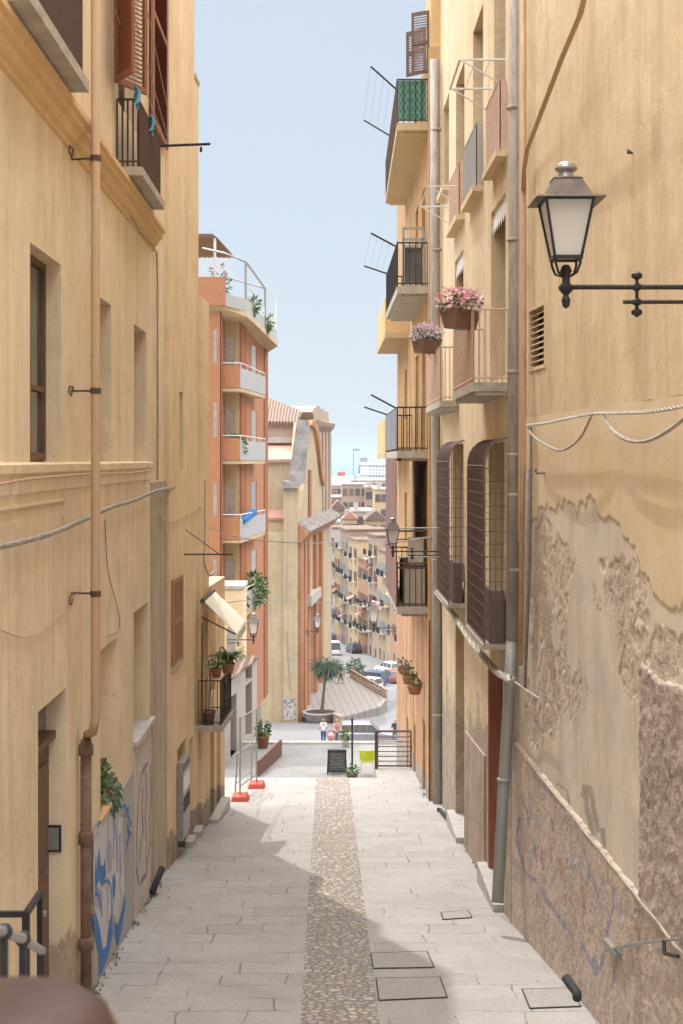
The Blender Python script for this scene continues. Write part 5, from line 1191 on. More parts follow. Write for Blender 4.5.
# ================================================================== lanterns
def lantern(loc, sc, label, arm=None, armlen=1.2, dark=False, side=1):
    """square tapered street lantern; origin at the bottom of its stem"""
    t = thing('street_lantern', loc, label, 'street lamp'); c = Vector(loc)
    def ring(w, z): return [c + Vector((x * w * sc, y * w * sc, z * sc)) for x, y in ((-1, -1), (1, -1), (1, 1), (-1, 1))]
    q = MB()
    for w0, z0, w1, z1 in ((.115, .30, .205, .80),):
        lo, hi = ring(w0, z0), ring(w1, z1)
        for i in range(4): q.bar(lo[i], hi[i], .022 * sc)
        for i in range(4): q.bar(lo[i], lo[(i + 1) % 4], .03 * sc); q.bar(hi[i], hi[(i + 1) % 4], .03 * sc)
    q.build('frame', M['iron'], t)
    q = MB(); lo, hi = ring(.109, .305), ring(.197, .795); q.hexa(lo + hi); q.build('glass', M['opal'], t)
    q = MB(); q.hexa(ring(.30, .795) + ring(.285, .812)); q.hexa(ring(.205, .814) + ring(.12, .985)); q.hexa(ring(.13, .985) + ring(.11, 1.0)); q.build('roof', M['lamp_roof'], t)
    q = MB(); q.lathe([(.075 * sc, 1.0 * sc), (.06 * sc, 1.05 * sc), (.095 * sc, 1.075 * sc), (.1 * sc, 1.09 * sc), (.085 * sc, 1.12 * sc), (.04 * sc, 1.145 * sc), (0, 1.15 * sc)], c, 12); q.build('finial', M['steel'], t)
    q = MB(); lo = ring(.108, .31)
    for p in lo:
        d = (p - c); d.z = 0; q.tube([p, p + Vector((0, 0, -.06 * sc)), c + d * .75 + Vector((0, 0, .17 * sc)), c + Vector((0, 0, .13 * sc))], .012 * sc, 5)
    q.lathe([(0, -.14 * sc), (.03 * sc, -.12 * sc), (.04 * sc, -.06 * sc), (.022 * sc, -.02 * sc), (.06 * sc, .02 * sc), (.07 * sc, .05 * sc), (.035 * sc, .09 * sc), (.035 * sc, .16 * sc), (.055 * sc, .19 * sc), (.03 * sc, .24 * sc), (0, .25 * sc)], c, 10)
    q.build('stem', M['iron'], t)
    if arm:
        q = MB(); z = c.z + .05 * sc; L_ = armlen; dx = side
        q.tube([(c.x, c.y, z), (c.x + dx * L_, c.y, z)], .022 * sc, 8)
        xs = c.x + dx * .62 * sc
        q.tube([(xs - dx * .12 * sc, c.y, z - .13 * sc), (c.x + dx * L_, c.y, z - .13 * sc)], .018 * sc, 8)
        q.tube([(xs, c.y, z + .12 * sc), (xs, c.y, z - .26 * sc)], .016 * sc, 6)
        for dz in (.1, 0, -.13, -.22): q.lathe([(0, -.045 * sc), (.048 * sc, -.015 * sc), (.048 * sc, .015 * sc), (0, .045 * sc)], (xs, c.y, z + dz * sc), 8)
        q.lathe([(0, -.018 * sc), (.025 * sc, 0), (0, .018 * sc)], (xs - dx * .1 * sc, c.y, z - .13 * sc), 8)
        q.build('bracket', M['iron'], t)
    return t
M['lamp_roof'] = simple('oxidised_copper_lamp_roof', (0.17, 0.13, 0.10), 0.45, 0.5, vs=9, c2=(0.09, 0.075, 0.07), bmp=.1)
p = at(566, 287, 11.2); lantern((p.x, p.y, p.z - .05 * .92), .90, 'large iron lantern with opal panes on a scrolled arm before the peeling wall', True, 1.3)
def lan(px, ybase, Y, sc, label, arm=True, L_=1.0, side=1):
    p = at(px, ybase, Y); return lantern((p.x, p.y, p.z), sc, label, arm, L_, side=side)
lan(392.8, 553, 27.5, .60, 'white-glazed lantern hanging in front of the brown balcony screen', True, .9)
lan(373.5, 629, 72, 1.25, 'lantern over the street between the far town and the right-hand balconies', True, 2.2)
lan(253.5, 641, 49, .85, 'dark lantern in front of the orange apartment block beneath the awning tip', True, .9, -1)
lan(286.8, 633, 118.8, 1.75, 'small lantern with a long conduit on the cream church wall', False)
lan(317.5, 632, 116, 1.3, 'slim lantern beside the church portal above the olive tree', True, 1.0, -1)
q = MB(); q.tube([at(286.8, 632, 117.4), at(288, 660, 117.4), at(290, 690, 117.4)], .04, 5); q.tube([at(286.8, 560, 117.4), at(286.8, 606, 117.4)], .03, 5)
o = q.build('conduit', M['cable_grey']); tag(o, 'thin conduit running above and below the small lantern on the church wall', 'conduit')

# ================================================================== cables
def cable(pts, r, name, mat, label, twist=0, sub=6, W=None, n=.05, cat='cable'):
    P3 = [W.P(*W.at(x, y, n), n) if W else Vector(x) for x, y in pts] if W else [Vector(p) for p in pts]
    out = []
    for i in range(len(P3) - 1):
        p0 = P3[max(i - 1, 0)]; p1 = P3[i]; p2 = P3[i + 1]; p3 = P3[min(i + 2, len(P3) - 1)]
        for j in range(sub):
            t = j / sub; out.append(.5 * ((2 * p1) + (p2 - p0) * t + (2 * p0 - 5 * p1 + 4 * p2 - p3) * t * t + (3 * p1 - p0 - 3 * p2 + p3) * t ** 3))
    out.append(P3[-1]); q = MB()
    if twist:
        for ph in (0, math.pi):
            pts2 = []; acc = 0
            dense = []
            for a, b in zip(out, out[1:]):
                k = max(1, int((b - a).length / .03))
                for j in range(k): dense.append(a.lerp(b, j / k))
            for i, p in enumerate(dense):
                d = (dense[min(i + 1, len(dense) - 1)] - dense[max(i - 1, 0)]).normalized(); x = d.orthogonal().normalized(); y = d.cross(x)
                an = i * .03 / twist * 6.28 + ph; pts2.append(p + (x * math.cos(an) + y * math.sin(an)) * r * .9)
            q.tube(pts2, r * .7, 5)
    else: q.tube(out, r, 6)
    o = q.build(name, M[mat]); tag(o, label, cat); return o
cable([(-20, 550), (0, 547), (50, 534), (90, 517), (112, 507), (135, 500), (160, 490), (190, 486)], .017, 'twisted_cable', 'cable_white', 'pale twisted cable sagging across the left yellow house below eye level', .16, W=W1, n=.07)
cable([(-20, 487), (0, 484), (30, 479), (88, 474), (130, 473), (149, 470)], .013, 'wall_cable', 'cable_tan', 'thin painted cable just under the sill band of the left house', W=W1, n=.08)
cable([(-10, 2), (0, 19), (40, 86), (84, 157)], .012, 'cornice_cable', 'cable_white', 'grey-white cable beneath the near half of the left cornice', .2, W=W1, n=.03)
cable([(100, 168), (124, 205), (140, 232), (155, 250), (157, 262), (157.5, 330), (157.5, 480)], .013, 'cornice_cable', 'cable_grey', 'cable that follows the far half of the left cornice and drops down the wall', W=W1, n=.03)
cable([(-10, 628), (0, 630), (30, 637), (60, 615), (82, 582)], .006, 'loose_wire', 'cable_tan', 'thin slack wire drooping on the left wall above the doorway', W=W1, n=.02)
cable([(105, 520), (108, 570), (118, 610), (119, 630), (108, 636)], .006, 'loose_wire', 'cable_grey', 'thin loose wire hanging right of the left downpipe', W=W1, n=.02)
cable([(158, 515), (170, 522), (185, 515), (201, 507)], .01, 'wall_cable', 'cable_tan', 'short drooping cable on the ochre house right of the mortar strip', W=W2, n=.03)
cable([(204, 480), (204, 540), (203, 560), (208, 575), (214, 572)], .03, 'cable_bundle', 'cable_grey', 'thick grey cable bundle at the far corner of the ochre house', W=W2, n=.07)
cable([(527, 425), (545, 423), (590, 414), (620, 413), (655, 411), (700, 403), (760, 395)], .013, 'twisted_cable', 'cable_white', 'pale twisted cable strung along the right peeling wall above its loops', .2, W=W5, n=.13)
cable([(527, 425), (533, 436), (548, 446), (563, 450), (580, 438), (591, 417)], .014, 'cable_loop', 'cable_white', 'narrower of the two cable loops drooping on the right peeling wall', W=W5, n=.13)
cable([(604, 416), (612, 430), (628, 440), (646, 441), (666, 432), (690, 414)], .019, 'cable_loop', 'cable_white', 'wider drooping cable loop at the right edge of the peeling wall', W=W5, n=.13)
cable([(531, 427), (531, 480), (530, 560), (527, 640), (525, 690)], .018, 'vertical_cable', 'cable_grey', 'dark vertical cable at the left edge of the peeling wall', W=W5, n=.05)
cable([(436, 592), (452, 612), (470, 640), (490, 664), (500, 674), (512, 680)], .035, 'cable_bundle', 'cable_white', 'thick pale cable bundle slanting under the caged windows', .35, W=W6, n=.12)
cable([at(498, 672, 18.6), at(512, 680, 18.2), at(526, 690, 17.6), at(540, 699, 16.8)], .013, 'loose_wire', 'cable_white', 'short white wire joining the corner pipes to the peeling wall')
cable([at(198, 522, 26.7), at(240, 538, 34), at(300, 543, 38), at(345, 542, 36), at(433, 538, 30.4)], .012, 'street_wire', 'cable_grey', 'thin dark wire strung right across the street at awning height')
cable([at(208, 606, 27.3), at(262, 600, 50), at(330, 603, 80), at(398, 603, 60), at(433, 596, 30.4)], .014, 'street_wire', 'cable_grey', 'lower wire crossing the street in front of the church and far row')
q = MB(); q.tube([W2.P(W2.s(184), (HY - 552) * 25.2 / F, .0), W2.P(W2.s(184), (HY - 552) * 25.2 / F, .85)], .014, 5)
q.tube([W2.P(W2.s(184), -1.2, .02), W2.P(W2.s(184), -1.62, .6)], .008, 5); o = q.build('wall_rod', M['iron']); tag(o, 'dark iron rod sticking out from the ochre house above the shutter', 'iron rod')
for y, lb_ in ((528, 'upper of two thin steel rods from the stacked balconies to the downpipe'), (557, 'lower of two thin steel rods from the stacked balconies to the downpipe')):
    q = MB(); p = at(398, y, 27.5); q.tube([p, (2.44, 27.5, p.z)], .014, 5); o = q.build('steel_rod', M['steel']); tag(o, lb_, 'steel rod')
cable([at(384, 545, 27.5), at(405, 541, 28), at(433, 536, 30.4)], .012, 'loose_wire', 'cable_white', 'white wire running from the near hanging lantern to the far downpipe')

# clothes pole on the left and its lines
cp = thing('clothes_pole', tuple(W1.P(15.2, 4.25)), 'long black clothes pole reaching out over the street from the upper left window', 'clothes pole')
q = MB(); a = W1.P(W1.L - 1.9, 4.45, 0); e = at(210, 144, a.y - .3); e2 = at(160, 146, a.y); q.tube([e2, e], .02, 6); q.tube([at(201, 147, a.y - .3), at(201, 152, a.y - .3)], .02, 5); q.build('pole', M['iron'], cp)
q = MB()
for (x0, y0), (x1, y1) in (((115, 10), (167, 145)), ((127, -10), (169, 143)), ((143, -10), (168, 110))):
    q.tube([at(x0, y0, 16.4), at(x1, y1, a.y)], .006, 4)
q.build('clothes_line', M['cable_white'], cp)
for x, lbl in ((136.5, 'left of two bright blue cloths draped on the upper left window railing'), (151, 'right of two bright blue cloths draped on the upper left window railing')):
    s_, z_ = W1.at(x, 130, .3); q = MB()
    pts = []
    for j in range(5):
        for i in range(5): pts.append(W1.P(s_ - .16 + i * .08, 4.52 - j * .055 - .03 * abs(i - 2), .30 + .03 * math.sin(i * 2.1 + j)))
    q.add(pts, [(j * 5 + i, j * 5 + i + 1, j * 5 + i + 6, j * 5 + i + 5) for j in range(4) for i in range(4)])
    q.add([p + W1.n * .012 for p in pts], [(j * 5 + i, j * 5 + i + 1, j * 5 + i + 6, j * 5 + i + 5) for j in range(4) for i in range(4)])
    o = q.build('blue_cloth', M['light_blue_cloth'], None, True); tag(o, lbl, 'cloth')

# ================================================================== plants
def pot(c, r, h, mat, t, rim=True):
    q = MB(); q.lathe([(r * .72, 0), (r, h * .88), (r * 1.1, h * .88), (r * 1.1, h), (r * .95, h), (r * .9, h * .9)], c, 12); q.build('pot', M[mat], t, True)
    q = MB(); q.lathe([(0, h * .9), (r * .92, h * .9), (r * .92, h * .93), (0, h * .93)], c, 10); q.build('soil', M['soil'], t)
def leafy(c, label, r, h, rad, n, size, mat='leaf', pm='terra_pot', long=1.6, name='potted_plant', flower=None, droop=0.2, dz=None):
    t = thing(name, tuple(c), label, 'potted plant'); c = Vector(c); pot(c, r, h, pm, t)
    q = MB()
    q.leaves(c + Vector((0, 0, h + (dz if dz is not None else rad[2] * .6))), rad, n, size, long, droop, .1)
    for i in range(6):
        a = random.random() * 6.3; q.tube([c + Vector((0, 0, h * .9)), c + Vector((math.cos(a) * rad[0] * .4, math.sin(a) * rad[1] * .4, h + rad[2] * .7))], .006, 4)
    q.build('foliage', M[mat], t)
    if flower:
        q = MB(); q.leaves(c + Vector((0, 0, h + rad[2] * .75)), (rad[0], rad[1], rad[2] * .8), int(n * .9), size * .6, 1.0, 0, .5); q.build('flowers', M[flower], t)
    return t
def arching(c, label, r, h, n, L_, pm='terra_pot'):     # long strap leaves (spider plant / dracaena)
    t = thing('potted_plant', tuple(c), label, 'potted plant'); c = Vector(c); pot(c, r, h, pm, t)
    q = MB()
    for i in range(n):
        a = random.random() * 6.3; k = random.uniform(.5, 1) * L_; up = random.uniform(.5, 1.3)
        d = Vector((math.cos(a), math.sin(a), 0)); base = c + Vector((0, 0, h)); sd_ = Vector((-d.y, d.x, 0)) * .014 * (L_ / .35)
        pts = [base + d * k * t_ + Vector((0, 0, up * k * (t_ * 1.3 - t_ * t_ * 1.15))) for t_ in (0, .3, .6, .85, 1)]
        ws = (.6, 1, .9, .6, .05)
        for j in range(4): q.quad(pts[j] - sd_ * ws[j], pts[j] + sd_ * ws[j], pts[j + 1] + sd_ * ws[j + 1], pts[j + 1] - sd_ * ws[j + 1])
    q.build('foliage', M['leaf'], t); return t
P3 = W3.P
arching(P3(-.3, -4.02, .30), 'arching green plant in the left clay pot hooked on the left balcony rail', .10, .17, 40, .42)
arching(P3(.15, -4.0, .46), 'larger arching green plant in the right clay pot hooked on the left balcony rail', .13, .19, 60, .62)
t = thing('potted_plant', tuple(P3(-.35, -4.88, .16)), 'brown pot with a bare cane standing on the floor of the left balcony', 'potted plant'); pot(P3(-.35, -4.88, .16), .13, .26, 'brown_pot', t)
q = MB(); c = P3(-.35, -4.64, .16); q.tube([c, c + Vector((.03, 0, .55)), c + Vector((0, 0, .95))], .01, 5); q.build('cane', M['bark'], t)
q = MB(); q.tube([P3(-.42, -4.88, .05), P3(-.42, -3.0, .05)], [.03, .015], 6); q.tube([P3(-.33, -4.88, .05), P3(-.33, -3.2, .05)], .01, 5); o = q.build('closed_parasol', M['wood_dark']); tag(o, 'slim dark closed parasol leaning upright in the corner of the left balcony', 'parasol')
c = W1.P(S1(104), -4.085, -.09)
leafy(c, 'leafy plant in a clay pot on the low ledge above the blue graffiti', .075, .17, (.10, .28, .22), 260, .07, 'leaf', long=1.3, dz=.22)
leafy(W1.P(S1(112), -4.085, -.06), 'grey-green trailing plant spilling from the ledge above the blue graffiti', .07, .13, (.13, .32, .26), 220, .075, 'leaf_blue', long=1.4, droop=.8, dz=-.06)
for s_, z_, lb_ in ((S6(508) + .75, 2.12, 'near flower box full of pink blossom hung on the nearer pink balcony'),):
    pass
def flower_box(c, L_, label, fl, axis):
    t = thing('flower_box', tuple(c), label, 'flower box'); c = Vector(c); ax = Vector(axis).normalized(); ay = Vector((-ax.y, ax.x, 0))
    q = MB(); w0, w1, h = .10, .15, .26
    q.hexa([c - ax * L_ * .42 - ay * w0, c + ax * L_ * .42 - ay * w0, c + ax * L_ * .42 + ay * w0, c - ax * L_ * .42 + ay * w0] + [c + Vector((0, 0, h)) + v_ for v_ in (-ax * L_ * .5 - ay * w1, ax * L_ * .5 - ay * w1, ax * L_ * .5 + ay * w1, -ax * L_ * .5 + ay * w1)])
    q.build('box', M['brown_pot'], t)
    q = MB()
    for k in (-.35, 0, .35): q.leaves(c + ax * L_ * k + Vector((0, 0, h + .06)), (.16, .16, .15), 110, .06, 1.2, .3, .2)
    q.build('foliage', M['leaf'], t)
    q = MB()
    for k in (-.42, -.15, .15, .42): q.leaves(c + ax * L_ * k + Vector((0, 0, h + .14)), (.20, .20, .17), 170, .045, 1.0, 0, .45)
    q.build('blossom', M[fl], t); return t
p = at(460, 327, 19.3); flower_box((p.x + .03, 19.6, p.z), .58, 'flower box of bright pink blossom on the rail of the nearer pink balcony', 'petal', (.5, .6, 0))
p = at(428, 352, 27.0); flower_box((p.x, 27.4, p.z), .6, 'flower box of pale violet blossom on the rail of the farther pink balcony', 'petal_pale', (.5, .6, 0))
# three hanging pots on the orange wall
for i, (x, y, lb_) in enumerate(((414, 674, 'highest of three clay wall pots on the orange wall above the gate'), (418, 684, 'middle of three clay wall pots on the orange wall above the gate'), (423, 694, 'lowest of three clay wall pots on the orange wall above the gate'))):
    Y_ = 36.5 - i * 2.2; p = at(x, y, Y_); leafy((2.22 - .22, Y_, p.z), lb_, .17, .2, (.16, .16, .12), 80, .07, 'leaf' if i else 'leaf_grey', long=1.3)
# plants of the orange block
p = (-3.15, 59.6, -6.49 + 1.0)
def bush(c, rad, n, size, label, mat='leaf', name='balcony_plant', pm='terra_pot'):
    c = Vector(c); t = thing(name, tuple(c), label, 'potted plant'); pot(c, rad[0] * .45, rad[0] * .7, pm, t)
    q = MB(); q.leaves(c + Vector((0, 0, rad[0] * .7 + rad[2] * .5)), rad, n, size, 1.5, .2, .1); q.build('foliage', M[mat], t); return t
z = zf[3] + .18
bush((-3.62, 58.4, z), (.35, .5, .55), 200, .16, 'near bushy plant on the lowest balcony of the orange block')
bush((-3.05, 61.5, z + .0), (.45, 1.2, .75), 420, .17, 'large bushy plant spilling over the lowest balcony of the orange block')
bush((-3.7, 58.5, zf[1] + .18), (.4, .5, .5), 200, .15, 'small green plant on the second balcony from the top of the orange block')
bush((-3.05, 59.6, 6.1), (.28, .4, .42), 160, .13, 'green plant at the near corner of the orange block roof terrace')
bush((-2.62, 63.2, 5.7), (.25, .5, .45), 180, .13, 'trailing plant in the middle of the orange block roof terrace')
bush((-4.5, 60, 6.2), (.45, .5, 1.2), 220, .15, 'tall pale shrub under the canopy of the roof terrace', 'leaf_grey')
q = MB(); c = Vector((-3.2, 60.2, zf[2] + 1.12)); q.prism([(-3.62, 58.2, c.z - .35), (-3.3, 58.2, c.z - .35), (-2.98, 61.8, c.z - .1), (-3.3, 61.8, c.z - .1)], (0, 0, .22)); o = q.build('blue_cover', M['blue_cloth'], None, bevel=.04); tag(o, 'bright blue folded cover lying on a balcony of the orange block', 'cover')

# ================================================================== street things
def box_at(px0, px1, yb, yt, Y, d): a = at(px0, yb, Y); b = at(px1, yt, Y); return a.x, b.x, Y, Y + d, a.z, b.z
tf = thing('temporary_fence', (-2.0, 31.5, ground(31.5)), 'see-through temporary fence panel standing on two red plastic feet', 'temporary fence')
A0 = Vector((at(240, 0, 30.7).x, 30.7, ground(30.7))); A1 = Vector((at(256.5, 0, 32.8).x, 32.8, ground(32.8)))
q = MB(); up = Vector((0, 0, 1))
q.tube([A0 + up * .08, A0 + up * 1.78, A1 + up * 1.82, A1 + up * .08], .02, 6); q.tube([A0 + up * .3, A1 + up * .3], .015, 6); q.tube([A0 + up * 1.05, A1 + up * 1.05], .012, 6); q.build('frame', M['steel'], tf)
q = MB()
for i in range(1, 16): f = i / 16; q.tube([A0.lerp(A1, f) + up * .3, A0.lerp(A1, f) + up * 1.78], .0025, 3, False)
for i in range(1, 9): q.tube([A0 + up * (.3 + i * .165), A1 + up * (.3 + i * .165)], .0025, 3, False)
q.build('wire_panel', M['steel'], tf)
for p, lb_ in ((A0, 0), (A1, 1)):
    q = MB(); q.hexa([p + Vector(v_) for v_ in ((-.2, -.28, 0), (.2, -.28, 0), (.2, .28, 0), (-.2, .28, 0), (-.15, -.22, .13), (.15, -.22, .13), (.15, .22, .13), (-.15, .22, .13))]); q.build('foot', M['red_plastic'], tf, bevel=.02)
tf = thing('temporary_fence', (-2.2, 31, ground(31)), 'lower temporary fence panel leaning behind the red-footed one', 'temporary fence')
B0 = Vector((at(235, 0, 31.0).x, 31.0, ground(31))); B1 = Vector((at(251.5, 0, 33.4).x, 33.4, ground(33.4)))
q = MB(); q.tube([B0 + up * .0, B0 + up * .95 + Vector((.05, 0, 0)), B1 + up * .98, B1], .018, 6); q.tube([B0 + up * .3, B1 + up * .3], .012, 5); q.build('frame', M['steel'], tf)
q = MB(); a = at(259, 775, 44.9); b = at(282, 756, 48.1)
q.hexa([(a.x, a.y, -10), (b.x, b.y, -10), (b.x - .06, b.y, -10), (a.x - .06, a.y, -10), (a.x, a.y, -9.5), (b.x, b.y, -9.45), (b.x - .06, b.y, -9.45), (a.x - .06, a.y, -9.5)])
o = q.build('rusty_panel', M['rust']); center(o); tag(o, 'low rusty brown metal panel at the head of the terrace, left of the chalkboard', 'metal panel')
# gate at the right of the steps
gt = thing('iron_gate', (1.7, 36.6, ground(36.6)), 'grey iron railing gate with horizontal bars at the right end of the steps', 'gate')
gz = ground(36.6); x0, x1 = 1.32, 2.18; Yg = 36.6
q = MB(); q.bar((x0, Yg, gz + .02), (x0, Yg, gz + .95), .05); q.bar((x1, Yg, gz + .02), (x1, Yg, gz + .95), .04); q.bar((x0, Yg, gz + .95), (x1, Yg, gz + .95), .05); q.bar((x0, Yg, gz + .06), (x1, Yg, gz + .06), .04); q.build('frame', M['grille'], gt)
for i in range(6):
    q = MB(); z = gz + .18 + i * .125; q.tube([(x0, Yg, z), (x1, Yg, z)], .014, 6); q.build('bar', M['grille'], gt)
q = MB(); p = at(376, 775, 36.4); q.bar((p.x, 36.4, gz - .3), (p.x, 36.4, (HY - 731) * 36.4 / F), .07); o = q.build('gate_post', M['dark_iron']); center(o); tag(o, 'dark square post at the left end of the iron gate', 'post')
# things on the lower terrace, in front of its edge
TY = 45.2; tz = -10.0
ab = thing('chalkboard_sign', (at(337, 0, TY).x, TY, tz), 'black framed chalkboard A-board with white chalk writing on the terrace', 'sign')
c = ab.location.copy(); w_ = .30
def board(y0, y1, back):
    q = MB(); th = .03
    lo = [(c.x - w_, c.y + y0, tz), (c.x + w_, c.y + y0, tz)]; 
    for sx_ in (-1, 1): q.bar((c.x + sx_ * w_, c.y + y0, tz), (c.x + sx_ * (w_ - .03), c.y + y1, tz + .72), .045)
    q.bar((c.x - w_, c.y + y1, tz + .72), (c.x + w_, c.y + y1, tz + .72), .045); q.bar((c.x - w_, c.y + y0 * .85 + y1 * .15, tz + .1), (c.x + w_, c.y + y0 * .85 + y1 * .15, tz + .1), .045)
    q.build('frame', M['iron'], ab)
    q = MB(); q.hexa([(c.x - w_ + .03, c.y + y0 * .85 + y1 * .15 - .005, tz + .12), (c.x + w_ - .03, c.y + y0 * .85 + y1 * .15 - .005, tz + .12), (c.x + w_ - .03, c.y + y0 * .85 + y1 * .15 + .01, tz + .12), (c.x - w_ + .03, c.y + y0 * .85 + y1 * .15 + .01, tz + .12),
                        (c.x - w_ + .04, c.y + y1 - .005, tz + .70), (c.x + w_ - .04, c.y + y1 - .005, tz + .70), (c.x + w_ - .04, c.y + y1 + .01, tz + .70), (c.x - w_ + .04, c.y + y1 + .01, tz + .70)]); q.build('board', M['chalkboard'], ab)
board(0, .14, 0); board(.42, .28, 1)
q = MB()
for r_ in range(5):
    x = c.x - .2 + random.uniform(0, .05); z = tz + .60 - r_ * .095; yy = c.y + .14 * ((z - tz) / .72) - .012
    while x < c.x + .17:
        L_ = random.uniform(.03, .08); q.bar((x, yy, z + random.uniform(-.02, .02)), (x + L_, yy, z + random.uniform(-.02, .02)), .012, .004); x += L_ + .02
q.build('chalk_writing', M['chalk'], ab)
cr = thing('garden_chair', (at(367, 0, TY).x, TY, tz), 'lime yellow chair with pale legs beside the pole on the terrace', 'chair')
c = Vector(cr.location); 
q = MB(); q.hexa([c + Vector(v_) for v_ in ((-.2, -.2, .42), (.2, -.2, .42), (.22, .22, .42), (-.22, .22, .42), (-.2, -.2, .46), (.2, -.2, .46), (.22, .22, .46), (-.22, .22, .46))]); q.build('seat', M['lime'], cr, bevel=.015)
q = MB(); pts = []
for i in range(9):
    a = math.pi * i / 8; pts.append((math.cos(a) * .24, -.02 - math.sin(a) * .20))
for (xa, ya), (xb, yb) in zip(pts, pts[1:]):
    ha = .80; q.hexa([c + Vector(v_) for v_ in ((xa, ya, .47), (xb, yb, .47), (xb * .9, yb * .9, .47), (xa * .9, ya * .9, .47), (xa * 1.05, ya * 1.05, ha), (xb * 1.05, yb * 1.05, ha), (xb * .97, yb * .97, ha), (xa * .97, ya * .97, ha))])
q.build('backrest', M['lime'], cr)
for sx_, sy_ in ((-1, -1), (1, -1), (1, 1), (-1, 1)):
    q = MB(); q.tube([c + Vector((sx_ * .17, sy_ * .17, .42)), c + Vector((sx_ * .22, sy_ * .22, 0))], .016, 6); q.build('leg', M['rail_white'], cr)
q = MB(); p = at(352.2, 775, 44.9); q.bar((p.x, 44.9, -10), (p.x, 44.9, (HY - 718) * 44.9 / F), .06); o = q.build('dark_pole', M['iron']); center(o); tag(o, 'thin dark upright pole between the chalkboard and the lime chair', 'pole')
for x, y, lb_, pm in ((349, 44.6, 'wooden-potted plant left of the foot of the dark pole', 'wood_pale'), (354.6, 44.5, 'small potted plant right of the foot of the dark pole', 'wood_pale')):
    p = at(x, 0, y); leafy((p.x, y, -10), lb_, .09, .17, (.12, .12, .16), 90, .07, 'leaf', pm, long=1.3)
p = at(345.5, 0, 49.6); leafy((p.x, 49.6, -10.0), 'lone green plant in a pale pot at the back edge of the terrace', .12, .22, (.12, .12, .22), 110, .09, 'leaf', 'rail_white', long=1.4)
p = at(263, 0, 49.4); leafy((p.x, 49.4, -10.0), 'green plant in a clay pot behind the rusty panel', .22, .42, (.22, .22, .3), 200, .12, 'leaf', 'terra_pot', long=1.4)
# planter with olive-like tree on the plaza
gY = 118; tr = thing('round_headed_tree', (at(322, 0, gY).x, gY, -20.9), 'small round-headed tree with a slim leaning trunk in a stone planter', 'tree')
c = Vector(tr.location); q = MB(); q.tube([c, c + Vector((.1, 0, 1.2)), c + Vector((.22, 0, 2.4)), c + Vector((.3, 0, 3.3))], [.16, .12, .10, .07], 8)
for i in range(9):
    a = i * .7; q.tube([c + Vector((.25, 0, 2.7)), c + Vector((.3 + math.cos(a) * .8, math.sin(a) * .8, 3.7 + .3 * (i % 3)))], [.05, .02], 5)
q.build('trunk', M['bark'], tr)
q = MB()
for i in range(16):
    a = random.random() * 6.3; r_ = random.uniform(.3, 1.05); q.leaves(c + Vector((.3 + math.cos(a) * r_ * .8, math.sin(a) * r_ * .8, 3.5 + random.uniform(-.35, .55))), (.35, .35, .3), 60, .42, 1.7, .35, .1, .09)
q.build('crown', M['leaf_grey'], tr)
p = at(320, 0, 118); pn = thing('stone_planter', (p.x, 118, -21.85), 'wide low bowl-shaped stone planter holding the small round-headed tree', 'planter')
q = MB(); q.lathe([(.85, -.05), (1.25, .35), (1.4, .85), (1.5, .95), (1.45, 1.0), (1.3, 1.0), (1.25, .85)], (p.x, 118, -21.85), 16); q.build('bowl', M['buttress'], pn, True)
q = MB(); q.lathe([(0, .9), (1.27, .9), (1.27, .93), (0, .93)], (p.x, 118, -21.85), 14); q.build('soil', M['soil'], pn)
# rim bench beside the planter
q = MB(); a = at(306, 706, 121); b = at(331, 708, 121); d_ = at(345, 720, 114)
q.prism([(a.x, 121, -22.3), (b.x, 121, -22.3), (d_.x, 114, -21.6), (d_.x - .4, 114, -21.6), (b.x - .5, 120.6, -22.3), (a.x, 120.6, -22.3)], (0, 0, 1.05)); o = q.build('low_wall', M['rose']); center(o); tag(o, 'low brown wall bending around the stone planter', 'wall')
# balustrade of the forecourt
bs = thing('stone_balustrade', (4, 132, -23), 'stepped pale stone balustrade running down behind the white hatchback', 'balustrade')
a = at(350.5, 687, 141); b = at(386.5, 704, 128); k = 22
a = Vector((2.45, 141, -21.5)); b = Vector((5.45, 128.5, -21.5))
q = MB(); q.bar((a.x, a.y, a.z + .72), (b.x, b.y, b.z + .72), .2, .11); q.bar((a.x, a.y, a.z + .06), (b.x, b.y, b.z + .06), .24, .12); q.build('rail', M['rose'], bs)
for i in range(k + 1):
    f = i / k; p = a.lerp(b, f); q = MB(); q.lathe([(.06, .1), (.09, .25), (.05, .45), (.07, .68)], p, 6); q.build('baluster' if 0 < i < k else 'end_post', M['rose'], bs)
